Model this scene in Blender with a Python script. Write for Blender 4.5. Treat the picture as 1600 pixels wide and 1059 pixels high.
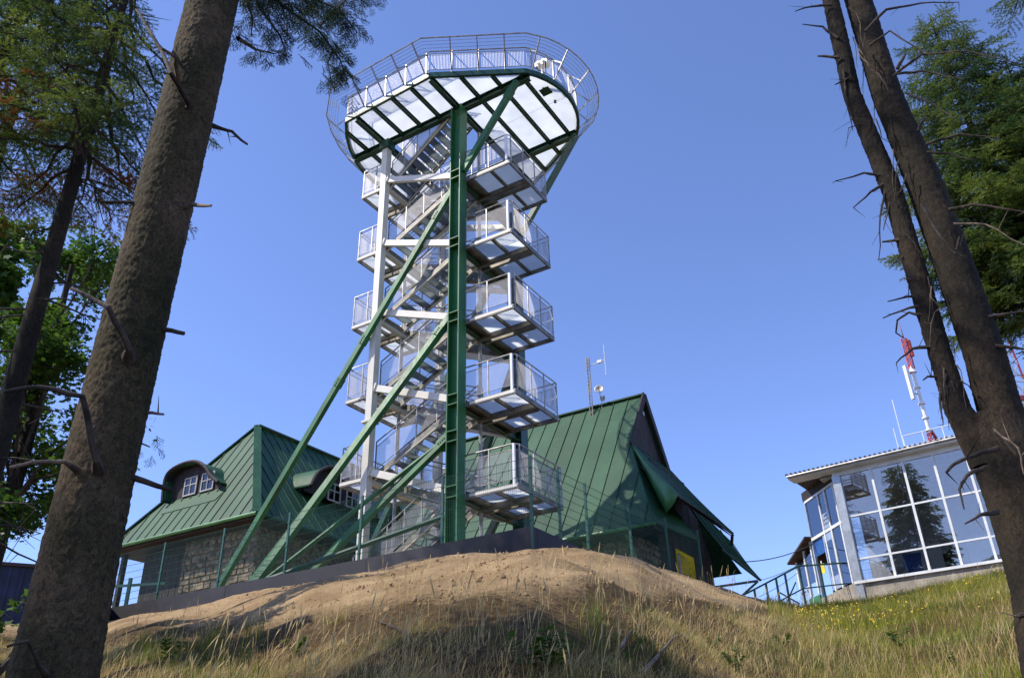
import bpy, bmesh, math, random
import numpy as np
from mathutils import Vector, Matrix, noise

for o in list(bpy.data.objects):
    bpy.data.objects.remove(o)
scene = bpy.context.scene
COL = scene.collection

# ------------------------------------------------------------------ camera
F_PX, PITCH, ROLL = 1311.8, 0.4968, 0.0260
cam_d = bpy.data.cameras.new('camera')
cam = bpy.data.objects.new('camera', cam_d)
COL.objects.link(cam)
cam_d.sensor_fit = 'HORIZONTAL'
cam_d.sensor_width = 36.0
cam_d.lens = F_PX * 36.0 / 1600.0
cam_d.clip_start = 0.05
cam_d.clip_end = 9000
cp, sp = math.cos(PITCH), math.sin(PITCH)
fwd = Vector((0, cp, sp)); up0 = Vector((0, -sp, cp)); rt0 = Vector((1, 0, 0))
cr, sr = math.cos(ROLL), math.sin(ROLL)
camR = rt0 * cr - up0 * sr
camU = rt0 * sr + up0 * cr
cam.matrix_world = Matrix(((camR.x, camU.x, -fwd.x, 0), (camR.y, camU.y, -fwd.y, 0), (camR.z, camU.z, -fwd.z, 0), (0, 0, 0, 1)))
scene.camera = cam

# ------------------------------------------------------------------ sky, sun, exposure
SUN_DIR = Vector((-1.22, -0.28, 1.45)).normalized()      # towards the sun
elev = math.asin(SUN_DIR.z)
azim = math.atan2(SUN_DIR.x, SUN_DIR.y)
world = bpy.data.worlds.new('World')
scene.world = world
world.use_nodes = True
wn = world.node_tree.nodes; wl = world.node_tree.links
wn.clear()
sky = wn.new('ShaderNodeTexSky')
sky.sky_type = 'NISHITA'
sky.sun_disc = False
sky.sun_elevation = elev
sky.sun_rotation = azim
sky.altitude = 900
sky.air_density = 1.0
sky.dust_density = 0.5
sky.ozone_density = 9.0
bg = wn.new('ShaderNodeBackground'); bg.inputs['Strength'].default_value = 0.15
wo = wn.new('ShaderNodeOutputWorld')
tint = wn.new('ShaderNodeMixRGB'); tint.blend_type = 'MULTIPLY'; tint.inputs[0].default_value = 1.0; tint.inputs[2].default_value = (1.15, 0.94, 0.98, 1)
wl.new(sky.outputs[0], tint.inputs[1]); wl.new(tint.outputs[0], bg.inputs['Color']); wl.new(bg.outputs[0], wo.inputs['Surface'])
sun_d = bpy.data.lights.new('sun', 'SUN')
sun_d.energy = 3.0; sun_d.angle = math.radians(0.53); sun_d.color = (1.0, 0.93, 0.82)
sun = bpy.data.objects.new('sun', sun_d); COL.objects.link(sun)
sun.rotation_euler = SUN_DIR.to_track_quat('Z', 'Y').to_euler()
scene.view_settings.view_transform = 'Standard'
scene.view_settings.look = 'None'
scene.view_settings.exposure = 0.88
scene.view_settings.gamma = 1.0
scene.view_settings.use_curve_mapping = False
scene.render.engine = 'CYCLES'
scene.cycles.max_bounces = 8
scene.cycles.transparent_max_bounces = 16

rng = np.random.default_rng(7)
R = random.Random(11)
PI = math.pi

# ------------------------------------------------------------------ camera rays (for surveying points on known planes)
def ray(px, py):
    r2 = (px - 800) / F_PX; u2 = -(py - 529.5) / F_PX
    return fwd + camR * r2 + camU * u2
def hor(px, py, r):
    d = ray(px, py); return d * (r / math.hypot(d.x, d.y))

# ------------------------------------------------------------------ materials
MATS = {}
def mat(name, col, rough=0.6, metal=0.0, var=0.12, scale=3.0, bump=0.0, bscale=40.0, col2=None, mix_scale=None,
        translucent=0.0, detail=6, ramp=(0.35, 0.65), spec=0.5, obj_random=0.0, coat=0.0, stretch=None):
    m = bpy.data.materials.new(name); m.use_nodes = True
    nt = m.node_tree; N = nt.nodes; L = nt.links
    b = N['Principled BSDF']
    b.inputs['Roughness'].default_value = rough
    b.inputs['Metallic'].default_value = metal
    b.inputs['Specular IOR Level'].default_value = spec
    b.inputs['Coat Weight'].default_value = coat
    tc = N.new('ShaderNodeTexCoord')
    src = tc.outputs['Object']
    if stretch:
        mp = N.new('ShaderNodeMapping'); mp.inputs['Scale'].default_value = stretch
        L.new(src, mp.inputs['Vector']); src = mp.outputs[0]
    n = N.new('ShaderNodeTexNoise'); n.inputs['Scale'].default_value = mix_scale or scale; n.inputs['Detail'].default_value = detail
    L.new(src, n.inputs['Vector'])
    rp = N.new('ShaderNodeValToRGB')
    c2 = col2 if col2 else tuple(min(1, c * (1 + 2.2 * var)) for c in col)
    c1 = col if col2 else tuple(c * (1 - 2.2 * var) for c in col)
    rp.color_ramp.elements[0].position = ramp[0]; rp.color_ramp.elements[1].position = ramp[1]
    rp.color_ramp.elements[0].color = (*c1, 1); rp.color_ramp.elements[1].color = (*c2, 1)
    L.new(n.outputs['Fac'], rp.inputs['Fac'])
    out = rp.outputs['Color']
    n2 = N.new('ShaderNodeTexNoise'); n2.inputs['Scale'].default_value = scale * 7; n2.inputs['Detail'].default_value = 5
    L.new(src, n2.inputs['Vector'])
    hs = N.new('ShaderNodeHueSaturation')
    mr = N.new('ShaderNodeMapRange'); mr.inputs[1].default_value = 0.3; mr.inputs[2].default_value = 0.7
    mr.inputs[3].default_value = 1 - var; mr.inputs[4].default_value = 1 + var
    L.new(n2.outputs['Fac'], mr.inputs[0])
    val = mr.outputs[0]
    if obj_random:
        oi = N.new('ShaderNodeObjectInfo')
        m2 = N.new('ShaderNodeMapRange'); m2.inputs[3].default_value = 1 - obj_random; m2.inputs[4].default_value = 1 + obj_random
        L.new(oi.outputs['Random'], m2.inputs[0])
        mm = N.new('ShaderNodeMath'); mm.operation = 'MULTIPLY'
        L.new(val, mm.inputs[0]); L.new(m2.outputs[0], mm.inputs[1]); val = mm.outputs[0]
    L.new(val, hs.inputs['Value']); L.new(out, hs.inputs['Color'])
    L.new(hs.outputs[0], b.inputs['Base Color'])
    mrr = N.new('ShaderNodeMapRange'); mrr.inputs[3].default_value = max(0.02, rough - 0.12); mrr.inputs[4].default_value = min(1, rough + 0.12)
    L.new(n2.outputs['Fac'], mrr.inputs[0]); L.new(mrr.outputs[0], b.inputs['Roughness'])
    if bump:
        nb = N.new('ShaderNodeTexNoise'); nb.inputs['Scale'].default_value = bscale; nb.inputs['Detail'].default_value = 6
        L.new(src, nb.inputs['Vector'])
        bp = N.new('ShaderNodeBump'); bp.inputs['Strength'].default_value = min(1, bump); bp.inputs['Distance'].default_value = 0.02
        L.new(nb.outputs['Fac'], bp.inputs['Height']); L.new(bp.outputs[0], b.inputs['Normal'])
    if translucent:
        tr = N.new('ShaderNodeBsdfTranslucent'); L.new(hs.outputs[0], tr.inputs['Color'])
        ms = N.new('ShaderNodeMixShader'); ms.inputs[0].default_value = translucent
        L.new(b.outputs[0], ms.inputs[1]); L.new(tr.outputs[0], ms.inputs[2])
        L.new(ms.outputs[0], N['Material Output'].inputs['Surface'])
    MATS[name] = m
    return m

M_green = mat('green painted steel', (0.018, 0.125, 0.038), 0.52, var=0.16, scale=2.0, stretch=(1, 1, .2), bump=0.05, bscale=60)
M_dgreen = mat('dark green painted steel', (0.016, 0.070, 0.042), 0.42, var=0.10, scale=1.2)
M_fgreen = mat('fence green coated wire', (0.010, 0.075, 0.050), 0.45, var=0.08)
M_cream = mat('cream painted steel', (0.66, 0.63, 0.55), 0.5, var=0.04, scale=0.8, bump=0.03)
M_galv = mat('galvanised steel', (0.36, 0.35, 0.335), 0.46, metal=0.55, var=0.14, scale=5)
M_galvd = mat('galvanised stringer steel', (0.20, 0.185, 0.155), 0.55, metal=0.4, var=0.16, scale=3)
M_wire = mat('steel wire infill', (0.40, 0.39, 0.40), 0.5, metal=0.2, var=0.05)
M_black = mat('dark plinth sheeting', (0.009, 0.009, 0.014), 0.62, var=0.25, scale=1.3, col2=(0.030, 0.027, 0.034), mix_scale=0.9, ramp=(0.45, 0.8), bump=0.3, bscale=3)
M_roof = mat('green roof sheet', (0.014, 0.062, 0.028), 0.55, spec=0.28, var=0.14, scale=0.9, bump=0.35, bscale=1.6, obj_random=0.14, col2=(0.026, 0.086, 0.040), mix_scale=0.6)
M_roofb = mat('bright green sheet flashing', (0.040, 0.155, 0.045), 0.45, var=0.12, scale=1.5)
M_timber = mat('dark stained timber', (0.022, 0.015, 0.016), 0.8, var=0.3, scale=2, stretch=(8, 8, 0.8), obj_random=0.2)
M_brown = mat('brown timber', (0.075, 0.048, 0.030), 0.8, var=0.25, scale=2, obj_random=0.2)
M_stone = mat('sandstone masonry', (0.15, 0.122, 0.080), 0.9, var=0.3, scale=6, bump=0.6, bscale=18, obj_random=0.22)
M_mortar = mat('mortar', (0.10, 0.085, 0.065), 0.95, var=0.2, scale=8, bump=0.4)
M_white = mat('white painted frame', (0.74, 0.75, 0.74), 0.4, var=0.04, scale=2)
M_frame = mat('weathered window frame', (0.34, 0.33, 0.31), 0.6, var=0.08)
M_alu = mat('brushed aluminium', (0.50, 0.54, 0.58), 0.35, metal=0.6, var=0.06, scale=2)
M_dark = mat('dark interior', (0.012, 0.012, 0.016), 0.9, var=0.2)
M_room = mat('station room plaster', (0.48, 0.48, 0.48), 0.9, var=0.08)
M_blue = mat('blue door paint', (0.020, 0.10, 0.34), 0.5, var=0.08)
M_bin = mat('blue bin plastic', (0.030, 0.13, 0.62), 0.45, var=0.08)
M_concrete = mat('concrete plinth', (0.34, 0.30, 0.24), 0.9, var=0.12, scale=2, bump=0.3, bscale=20)
M_corr = mat('corrugated brown roofing', (0.050, 0.032, 0.028), 0.7, var=0.2, scale=3)
M_red = mat('red mast paint', (0.50, 0.05, 0.035), 0.5, var=0.1)
M_mwhite = mat('white mast paint', (0.72, 0.73, 0.74), 0.5, var=0.04)
M_yellow = mat('yellow sign', (0.75, 0.62, 0.015), 0.5, var=0.07, scale=2)
M_banner = mat('yellow fabric banner', (0.80, 0.66, 0.015), 0.6, var=0.07, scale=2, translucent=0.75)
M_text = mat('sign lettering', (0.02, 0.025, 0.05), 0.7, var=0.05)
M_shed = mat('blue shed cladding', (0.010, 0.020, 0.060), 0.6, var=0.15)
M_cable = mat('black cable', (0.01, 0.01, 0.012), 0.6)
M_bark = None
M_twig = mat('dead twig bark', (0.050, 0.036, 0.026), 0.9, var=0.3, scale=9, bump=0.5)
M_twig_l = mat('pale dead twig', (0.15, 0.11, 0.075), 0.9, var=0.3, scale=9)
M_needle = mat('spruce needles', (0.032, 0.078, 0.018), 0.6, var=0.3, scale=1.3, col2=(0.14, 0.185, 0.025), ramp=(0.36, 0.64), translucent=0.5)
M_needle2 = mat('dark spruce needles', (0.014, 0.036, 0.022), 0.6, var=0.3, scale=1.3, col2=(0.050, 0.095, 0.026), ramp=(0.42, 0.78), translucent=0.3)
M_needle_r = mat('rusty dead needles', (0.22, 0.060, 0.020), 0.8, var=0.3, scale=3, col2=(0.26, 0.16, 0.03), translucent=0.45)
M_leaf = mat('maple leaves', (0.030, 0.090, 0.012), 0.55, var=0.3, scale=.9, col2=(0.13, 0.23, 0.024), translucent=0.5)
M_grass = mat('green grass', (0.055, 0.100, 0.014), 0.6, var=0.3, scale=.8, col2=(0.24, 0.25, 0.030), translucent=0.45)
M_bankgrass = mat('sunny bank grass', (0.080, 0.135, 0.014), 0.6, var=0.3, scale=.9, col2=(0.36, 0.38, 0.028), translucent=0.5)
M_straw = mat('dry straw grass', (0.48, 0.34, 0.13), 0.7, var=0.25, scale=2, col2=(0.72, 0.56, 0.26), translucent=0.45)
M_reed = mat('reddish dry grass', (0.16, 0.085, 0.035), 0.7, var=0.3, scale=2, col2=(0.30, 0.18, 0.07), translucent=0.35)
M_gold = mat('yellow green goldenrod', (0.13, 0.17, 0.018), 0.6, var=0.25, scale=2, col2=(0.38, 0.34, 0.02), translucent=0.4)
M_petal = mat('yellow blossom', (0.70, 0.50, 0.02), 0.6, var=0.1)
M_skin = mat('skin', (0.48, 0.24, 0.16), 0.6, var=0.05)
M_jacket = mat('dark jacket cloth', (0.02, 0.02, 0.03), 0.85, var=0.2)
M_hair = mat('grey cap cloth', (0.25, 0.25, 0.27), 0.8, var=0.1)

# translucent deck panels
def panel_mat(name, col, tint):
    m = bpy.data.materials.new(name); m.use_nodes = True
    N = m.node_tree.nodes; L = m.node_tree.links
    b = N['Principled BSDF']; b.inputs['Base Color'].default_value = (*tint, 1); b.inputs['Roughness'].default_value = 0.3
    tr = N.new('ShaderNodeBsdfTranslucent')
    n = N.new('ShaderNodeTexNoise'); n.inputs['Scale'].default_value = 1.5
    tc = N.new('ShaderNodeTexCoord'); L.new(tc.outputs['Object'], n.inputs['Vector'])
    rp = N.new('ShaderNodeValToRGB'); rp.color_ramp.elements[0].position = .3; rp.color_ramp.elements[1].position = .7
    rp.color_ramp.elements[0].color = (*[c * 0.88 for c in col], 1); rp.color_ramp.elements[1].color = (*col, 1)
    L.new(n.outputs['Fac'], rp.inputs['Fac']); L.new(rp.outputs[0], tr.inputs['Color'])
    ms = N.new('ShaderNodeMixShader'); ms.inputs[0].default_value = 0.88
    L.new(b.outputs[0], ms.inputs[1]); L.new(tr.outputs[0], ms.inputs[2]); L.new(ms.outputs[0], N['Material Output'].inputs['Surface'])
    return m
M_panel = panel_mat('frosted white deck panel', (0.86, 0.88, 0.88), (0.70, 0.73, 0.74))
M_panel2 = panel_mat('frosted landing panel', (0.90, 0.93, 0.95), (0.45, 0.52, 0.58))
M_tread = panel_mat('frosted stair tread', (0.42, 0.46, 0.46), (0.30, 0.32, 0.32))

def glass_mat(name, tint, refl, rough=0.0, trans=(0.75, 0.82, 0.9)):
    m = bpy.data.materials.new(name); m.use_nodes = True
    N = m.node_tree.nodes; L = m.node_tree.links
    N.remove(N['Principled BSDF'])
    g = N.new('ShaderNodeBsdfGlossy'); g.inputs['Roughness'].default_value = rough; g.inputs['Color'].default_value = (*tint, 1)
    t = N.new('ShaderNodeBsdfTransparent'); t.inputs['Color'].default_value = (*trans, 1)
    fr = N.new('ShaderNodeFresnel'); fr.inputs['IOR'].default_value = 1.5
    ad = N.new('ShaderNodeMath'); ad.operation = 'ADD'; ad.use_clamp = True; ad.inputs[1].default_value = refl
    L.new(fr.outputs[0], ad.inputs[0])
    ms = N.new('ShaderNodeMixShader'); L.new(ad.outputs[0], ms.inputs[0]); L.new(t.outputs[0], ms.inputs[1]); L.new(g.outputs[0], ms.inputs[2])
    L.new(ms.outputs[0], N['Material Output'].inputs['Surface'])
    return m
M_glass = glass_mat('station window glass', (0.88, 0.79, 0.68), 0.20, trans=(.8, .82, .84))
M_glass3 = glass_mat('dim cottage window glass', (.8, .85, .95), 0.04, trans=(.5, .5, .55))
M_glass2 = glass_mat('dark window glass', (0.8, 0.88, 1.0), 0.16, trans=(0.5, 0.55, 0.6))

def bark_mat(name, c1, c2, c3, sc=1.0):
    m = bpy.data.materials.new(name); m.use_nodes = True
    N = m.node_tree.nodes; L = m.node_tree.links
    b = N['Principled BSDF']; b.inputs['Roughness'].default_value = 0.92; b.inputs['Specular IOR Level'].default_value = 0.25
    tc = N.new('ShaderNodeTexCoord')
    n = N.new('ShaderNodeTexNoise'); n.inputs['Scale'].default_value = 2.2; n.inputs['Detail'].default_value = 8
    L.new(tc.outputs['Object'], n.inputs['Vector'])
    rp = N.new('ShaderNodeValToRGB'); e = rp.color_ramp.elements
    e[0].position = .32; e[0].color = (*c1, 1); e[1].position = .68; e[1].color = (*c3, 1)
    k = e.new(.5); k.color = (*c2, 1)
    L.new(n.outputs['Fac'], rp.inputs['Fac'])
    mp = N.new('ShaderNodeMapping'); mp.inputs['Scale'].default_value = (1, 1, 0.75); L.new(tc.outputs['Object'], mp.inputs['Vector'])
    nd = N.new('ShaderNodeTexNoise'); nd.inputs['Scale'].default_value = 9 * sc; nd.inputs['Detail'].default_value = 4; L.new(mp.outputs[0], nd.inputs['Vector'])
    mxv = N.new('ShaderNodeMixRGB'); mxv.inputs[0].default_value = 0.12; L.new(mp.outputs[0], mxv.inputs[1]); L.new(nd.outputs['Color'], mxv.inputs[2])
    v = N.new('ShaderNodeTexVoronoi'); v.inputs['Scale'].default_value = 34 * sc; v.feature = 'F1'; L.new(mxv.outputs[0], v.inputs['Vector'])
    v2 = N.new('ShaderNodeTexVoronoi'); v2.inputs['Scale'].default_value = 48 * sc; v2.feature = 'DISTANCE_TO_EDGE'; L.new(mxv.outputs[0], v2.inputs['Vector'])
    mr = N.new('ShaderNodeMapRange'); mr.inputs[1].default_value = 0; mr.inputs[2].default_value = .12; mr.inputs[3].default_value = .40; mr.inputs[4].default_value = 1.2
    L.new(v2.outputs['Distance'], mr.inputs[0])
    sepc = N.new('ShaderNodeMapRange'); sepc.inputs[3].default_value = .55; sepc.inputs[4].default_value = 1.6
    L.new(v.outputs['Color'], sepc.inputs[0])
    mu = N.new('ShaderNodeMath'); mu.operation = 'MULTIPLY'; L.new(mr.outputs[0], mu.inputs[0]); L.new(sepc.outputs[0], mu.inputs[1])
    hs = N.new('ShaderNodeHueSaturation'); L.new(rp.outputs[0], hs.inputs['Color']); L.new(mu.outputs[0], hs.inputs['Value'])
    lc = N.new('ShaderNodeTexNoise'); lc.inputs['Scale'].default_value = 24; lc.inputs['Detail'].default_value = 8; lc.inputs['Roughness'].default_value = .8
    L.new(tc.outputs['Object'], lc.inputs['Vector'])
    lr_ = N.new('ShaderNodeValToRGB'); lr_.color_ramp.elements[0].position = .60; lr_.color_ramp.elements[1].position = .70
    lr_.color_ramp.elements[0].color = (0, 0, 0, 1); lr_.color_ramp.elements[1].color = (.75, .75, .75, 1)
    L.new(lc.outputs['Fac'], lr_.inputs['Fac'])
    lm = N.new('ShaderNodeMixRGB'); L.new(lr_.outputs[0], lm.inputs[0]); L.new(hs.outputs[0], lm.inputs[1]); lm.inputs[2].default_value = (*[x * 1.9 for x in c3], 1)
    L.new(lm.outputs[0], b.inputs['Base Color'])
    n3 = N.new('ShaderNodeTexNoise'); n3.inputs['Scale'].default_value = 90 * sc; n3.inputs['Detail'].default_value = 12; n3.inputs['Roughness'].default_value = .75; L.new(tc.outputs['Object'], n3.inputs['Vector'])
    a = N.new('ShaderNodeMath'); a.operation = 'MULTIPLY_ADD'; L.new(v.outputs['Distance'], a.inputs[0]); a.inputs[1].default_value = -0.35; L.new(n3.outputs['Fac'], a.inputs[2])
    bp = N.new('ShaderNodeBump'); bp.inputs['Strength'].default_value = 0.8; bp.inputs['Distance'].default_value = 0.0035
    L.new(a.outputs[0], bp.inputs['Height']); L.new(bp.outputs[0], b.inputs['Normal'])
    return m
M_bark = bark_mat('scaly spruce bark', (0.022, 0.021, 0.007), (0.050, 0.038, 0.018), (0.088, 0.060, 0.034), 1.5)
M_bark2 = bark_mat('grey brown bark', (0.010, 0.009, 0.006), (0.022, 0.017, 0.011), (0.042, 0.029, 0.017), 1.8)

# ------------------------------------------------------------------ object helpers
def setp(o, **k):
    for a, v in k.items():
        if v is not None: o[a] = v
    return o
def thing(name, label, cat, loc=(0, 0, 0), rz=0.0, group=None):
    o = bpy.data.objects.new(name, None); COL.objects.link(o)
    o.location = loc; o.rotation_euler = (0, 0, rz); o.empty_display_size = 0.3
    return setp(o, label=label, category=cat, group=group)
class MB:
    def __init__(s): s.v = []; s.f = []
    def add(s, vs, fs):
        n = len(s.v); s.v.extend([tuple(p) for p in vs]); s.f.extend([tuple(i + n for i in f) for f in fs]); return s
    def box(s, x0, x1, y0, y1, z0, z1):
        return s.add([(x0, y0, z0), (x1, y0, z0), (x1, y1, z0), (x0, y1, z0), (x0, y0, z1), (x1, y0, z1), (x1, y1, z1), (x0, y1, z1)],
              [(3, 2, 1, 0), (4, 5, 6, 7), (0, 1, 5, 4), (1, 2, 6, 5), (2, 3, 7, 6), (3, 0, 4, 7)])
    def bar(s, p, q, w, h, up=(0, 0, 1), shift=0.0):
        p = Vector(p); q = Vector(q); d = (q - p)
        if d.length < 1e-6: return s
        d.normalize(); u = Vector(up)
        if abs(d.dot(u)) > 0.99: u = Vector((0, 1, 0))
        sx = d.cross(u).normalized(); su = sx.cross(d).normalized()
        vs = []
        for c in (p, q):
            for a, b_ in ((-1, -1), (1, -1), (1, 1), (-1, 1)):
                vs.append(c + sx * (a * w / 2) + su * (b_ * h / 2 + shift))
        return s.add(vs, [(3, 2, 1, 0), (4, 5, 6, 7), (0, 1, 5, 4), (1, 2, 6, 5), (2, 3, 7, 6), (3, 0, 4, 7)])
    def ibeam(s, p, q, w, h, t=0.02, up=(0, 0, 1)):
        s.bar(p, q, w, t, up, h / 2 - t / 2); s.bar(p, q, w, t, up, -h / 2 + t / 2); s.bar(p, q, t, h - 2 * t, up); return s
    def tube(s, pts, r, n=6, cap=True, r2=None):
        pts = [Vector(p) for p in pts]
        m = len(pts); prev = None; base = len(s.v)
        for i, p in enumerate(pts):
            d = (pts[min(i + 1, m - 1)] - pts[max(i - 1, 0)])
            if d.length < 1e-9: d = Vector((0, 0, 1))
            d.normalize()
            if prev is None:
                a = Vector((0, 0, 1)) if abs(d.z) < 0.9 else Vector((1, 0, 0))
                sx = d.cross(a).normalized()
            else:
                sx = (prev - d * prev.dot(d)); sx = sx.normalized() if sx.length > 1e-6 else d.orthogonal().normalized()
            prev = sx; sy = d.cross(sx)
            rr = r if r2 is None else r + (r2 - r) * i / max(1, m - 1)
            if isinstance(r, (list, tuple)): rr = r[i]
            for k in range(n):
                an = 2 * PI * k / n
                s.v.append(tuple(p + sx * (math.cos(an) * rr) + sy * (math.sin(an) * rr)))
        for i in range(m - 1):
            for k in range(n):
                a = base + i * n + k; b_ = base + i * n + (k + 1) % n
                s.f.append((a, b_, b_ + n, a + n))
        if cap:
            s.f.append(tuple(base + k for k in reversed(range(n)))); s.f.append(tuple(base + (m - 1) * n + k for k in range(n)))
        return s
    def poly(s, pts, t, nrm=None):
        """flat polygon extruded by t along -normal"""
        pts = [Vector(p) for p in pts]; n = len(pts)
        if nrm is None:
            nrm = Vector((0, 0, 0))
            for i in range(n):
                nrm += (pts[i] - pts[0]).cross(pts[(i + 1) % n] - pts[0])
            nrm.normalize()
        nrm = Vector(nrm)
        lo = [p - nrm * t for p in pts]
        return s.add(pts + lo, [tuple(range(n)), tuple(n + i for i in reversed(range(n)))] + [(i, n + i, n + (i + 1) % n, (i + 1) % n) for i in range(n)])
    def mesh(s, name):
        me = bpy.data.meshes.new(name); me.from_pydata(s.v, [], s.f); me.update(); return me
def part(name, mb, m, parent=None, smooth=False, kind=None, label=None):
    me = mb.mesh(name) if isinstance(mb, MB) else mb
    if m is not None and not me.materials: me.materials.append(m)
    if smooth: me.polygons.foreach_set('use_smooth', [True] * len(me.polygons))
    o = bpy.data.objects.new(name, me); COL.objects.link(o)
    if parent: o.parent = parent
    return setp(o, kind=kind, label=label)
def place(name, me, parent, loc=(0, 0, 0), rot=(0, 0, 0), scale=(1, 1, 1)):
    o = bpy.data.objects.new(name, me); COL.objects.link(o); o.parent = parent
    o.location = loc; o.rotation_euler = rot; o.scale = scale; return o
def np_mesh(name, V, Fc, m, smooth=False):
    """V (n,3); Fc (m,k) all faces k-gons"""
    me = bpy.data.meshes.new(name)
    V = np.ascontiguousarray(V, dtype=np.float32); Fc = np.ascontiguousarray(Fc, dtype=np.int32)
    k = Fc.shape[1]
    me.vertices.add(len(V)); me.vertices.foreach_set('co', V.ravel())
    me.loops.add(Fc.size); me.loops.foreach_set('vertex_index', Fc.ravel())
    me.polygons.add(len(Fc)); me.polygons.foreach_set('loop_start', np.arange(0, Fc.size, k, dtype=np.int32))
    me.polygons.foreach_set('loop_total', np.full(len(Fc), k, dtype=np.int32))
    if smooth: me.polygons.foreach_set('use_smooth', np.ones(len(Fc), dtype=bool))
    me.update(calc_edges=True)
    if m is not None: me.materials.append(m)
    return me
def copy_tree(o, parent=None):
    c = o.copy(); COL.objects.link(c); c.parent = parent
    for ch in list(o.children): copy_tree(ch, c)
    return c
def clip_poly(P, nx, ny, c):
    """keep nx*x+ny*y<=c"""
    out = []; n = len(P)
    for i in range(n):
        a = P[i]; b = P[(i + 1) % n]
        da = nx * a[0] + ny * a[1] - c; db = nx * b[0] + ny * b[1] - c
        if da <= 0: out.append(a)
        if (da < 0 < db) or (db < 0 < da):
            t = da / (da - db); out.append((a[0] + t * (b[0] - a[0]), a[1] + t * (b[1] - a[1])))
    return out

# ------------------------------------------------------------------ survey frame of the tower (x right along the landing front, y back, z up)
TH = 0.5422
GX, GY = -1.632, 21.976
RZ = -TH
def tw(x, y, z=0.0):
    """tower frame -> world"""
    c, s = math.cos(RZ), math.sin(RZ)
    return Vector((GX + c * x - s * y, GY + s * x + c * y, z))

# ------------------------------------------------------------------ terrain
az_t = np.array([-180, -120, -90, -60, -45, -35, -24.8, -16, -8, 1.0, 4.6, 7.9, 12.3, 15.5, 18.0, 21.5, 24.0, 29.5, 36, 45, 60, 90, 120, 180.0])
rc_t = np.array([30, 30, 30, 30, 29, 28.5, 26.7, 0, 0, 17.4, 19.4, 21.6, 26.6, 28.0, 29.5, 32.0, 32.6, 31.5, 30, 28, 26, 30, 30, 30.0])
zc_t = np.array([-4, -3, 0, 3.2, 4.0, 4.4, 4.50, 4.52, 4.56, 4.33, 4.75, 5.08, 5.42, 5.14, 4.95, 5.43, 5.61, 5.77, 5.5, 4.9, 3.5, 0, -3, -4.0])
# wall line distance for the azimuths along the plinth
c0 = tw(4.1, -3.0); dA = tw(-10, -3.0) - tw(0, -3.0); dA.normalize()
for i in range(len(az_t)):
    if rc_t[i] == 0:
        a = math.radians(az_t[i]); ux, uy = math.sin(a), math.cos(a)
        # intersect ray with wall line
        den = ux * dA.y - uy * dA.x
        rc_t[i] = (c0.x * dA.y - c0.y * dA.x) / den
def terrain(x, y):
    x = np.asarray(x, float); y = np.asarray(y, float)
    r = np.hypot(x, y); az = np.degrees(np.arctan2(x, y))
    # exact wall line distance between -25 and 1 deg
    rc = np.interp(az, az_t, rc_t)
    ux, uy = np.sin(np.radians(az)), np.cos(np.radians(az))
    den = ux * dA.y - uy * dA.x
    rw = (c0.x * dA.y - c0.y * dA.x) / np.where(np.abs(den) < .05, .05, den)
    rc = np.where((az > -26) & (az < 1.0), np.clip(rw, 10, 32), rc)
    zc = np.interp(az, az_t, zc_t)
    t = np.clip(r / rc, 0, 1)
    s = t * (1 - 0.06 * t ** 4) / 0.94
    # sand hump: fuller just below the crest in the middle of the view
    hump = np.exp(-((az - 2) / 10) ** 2) * 0.22 + np.exp(-((az + 14) / 9) ** 2) * 0.10
    s = s + hump * (t ** 3) * (1 - t) * 1.6
    z = -1.6 + (zc + 1.6) * s
    bumps = 0.10 * np.sin(x * 0.9 + 1.3) * np.sin(y * 0.75 + .4) + 0.05 * np.sin(x * 2.3 + y * 1.1) + 0.03 * np.sin(x * 4.1 - y * 3.3 + 1)
    z = z + bumps * np.clip((1 - t) * 5, 0, 1) * np.clip(r / 6, 0, 1)
    # plateau and beyond
    beyond = r - rc
    plate = zc + np.where(az < 14, (4.8 - zc), np.clip(beyond * 0.02, 0, 0.3)) * np.clip(beyond / 0.6, 0, 1) * np.where(np.abs(az) < 50, 1, 0)
    far = np.clip(r - 75, 0, None)
    plate = plate - far * 0.12
    return np.where(r < rc, z, plate)
def tz(x, y): return float(terrain(x, y))
def ground_hit(px, py):
    d = ray(px, py); k = 1.0 / math.hypot(d.x, d.y); r = 3.0
    while r < 60:
        p = d * (k * r)
        if p.z < tz(p.x, p.y): return p
        r += .03
    return p

azs = np.concatenate([np.arange(-180, -42, 3.0), np.arange(-42, 42, 0.22), np.arange(42, 180, 3.0)])
rs = np.concatenate([[0.0], np.geomspace(0.8, 7, 16), np.linspace(7.15, 34, 190), np.geomspace(35, 90, 18), np.geomspace(110, 7000, 16)])
AZ, RR = np.meshgrid(np.radians(azs), rs, indexing='ij')
GXm, GYm = RR * np.sin(AZ), RR * np.cos(AZ)
GZm = terrain(GXm, GYm)
# small lumps
fl = GXm.ravel(); fy = GYm.ravel(); fz = GZm.ravel().copy()
lump = np.zeros(len(fl)); near = (np.hypot(fl, fy) > 5) & (np.hypot(fl, fy) < 30) & (np.abs(np.degrees(np.arctan2(fl, fy))) < 42)
idx = np.nonzero(near)[0]
for i in idx:
    p = Vector((fl[i], fy[i], 0))
    lump[i] = 0.09 * noise.noise(p * 1.1) + 0.045 * noise.noise(p * 3.1) + 0.022 * noise.noise(p * 7.7)
rw_ = np.hypot(fl, fy)
fz += lump * 0.6
na, nr = len(azs), len(rs)
ii, jj = np.meshgrid(np.arange(na), np.arange(nr - 1), indexing='ij')
i2 = (ii + 1) % na
Fq = np.stack([ii * nr + jj, ii * nr + jj + 1, i2 * nr + jj + 1, i2 * nr + jj], -1).reshape(-1, 4)
g_me = np_mesh('ground', np.stack([fl, fy, fz], -1), Fq, None, smooth=True)
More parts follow.
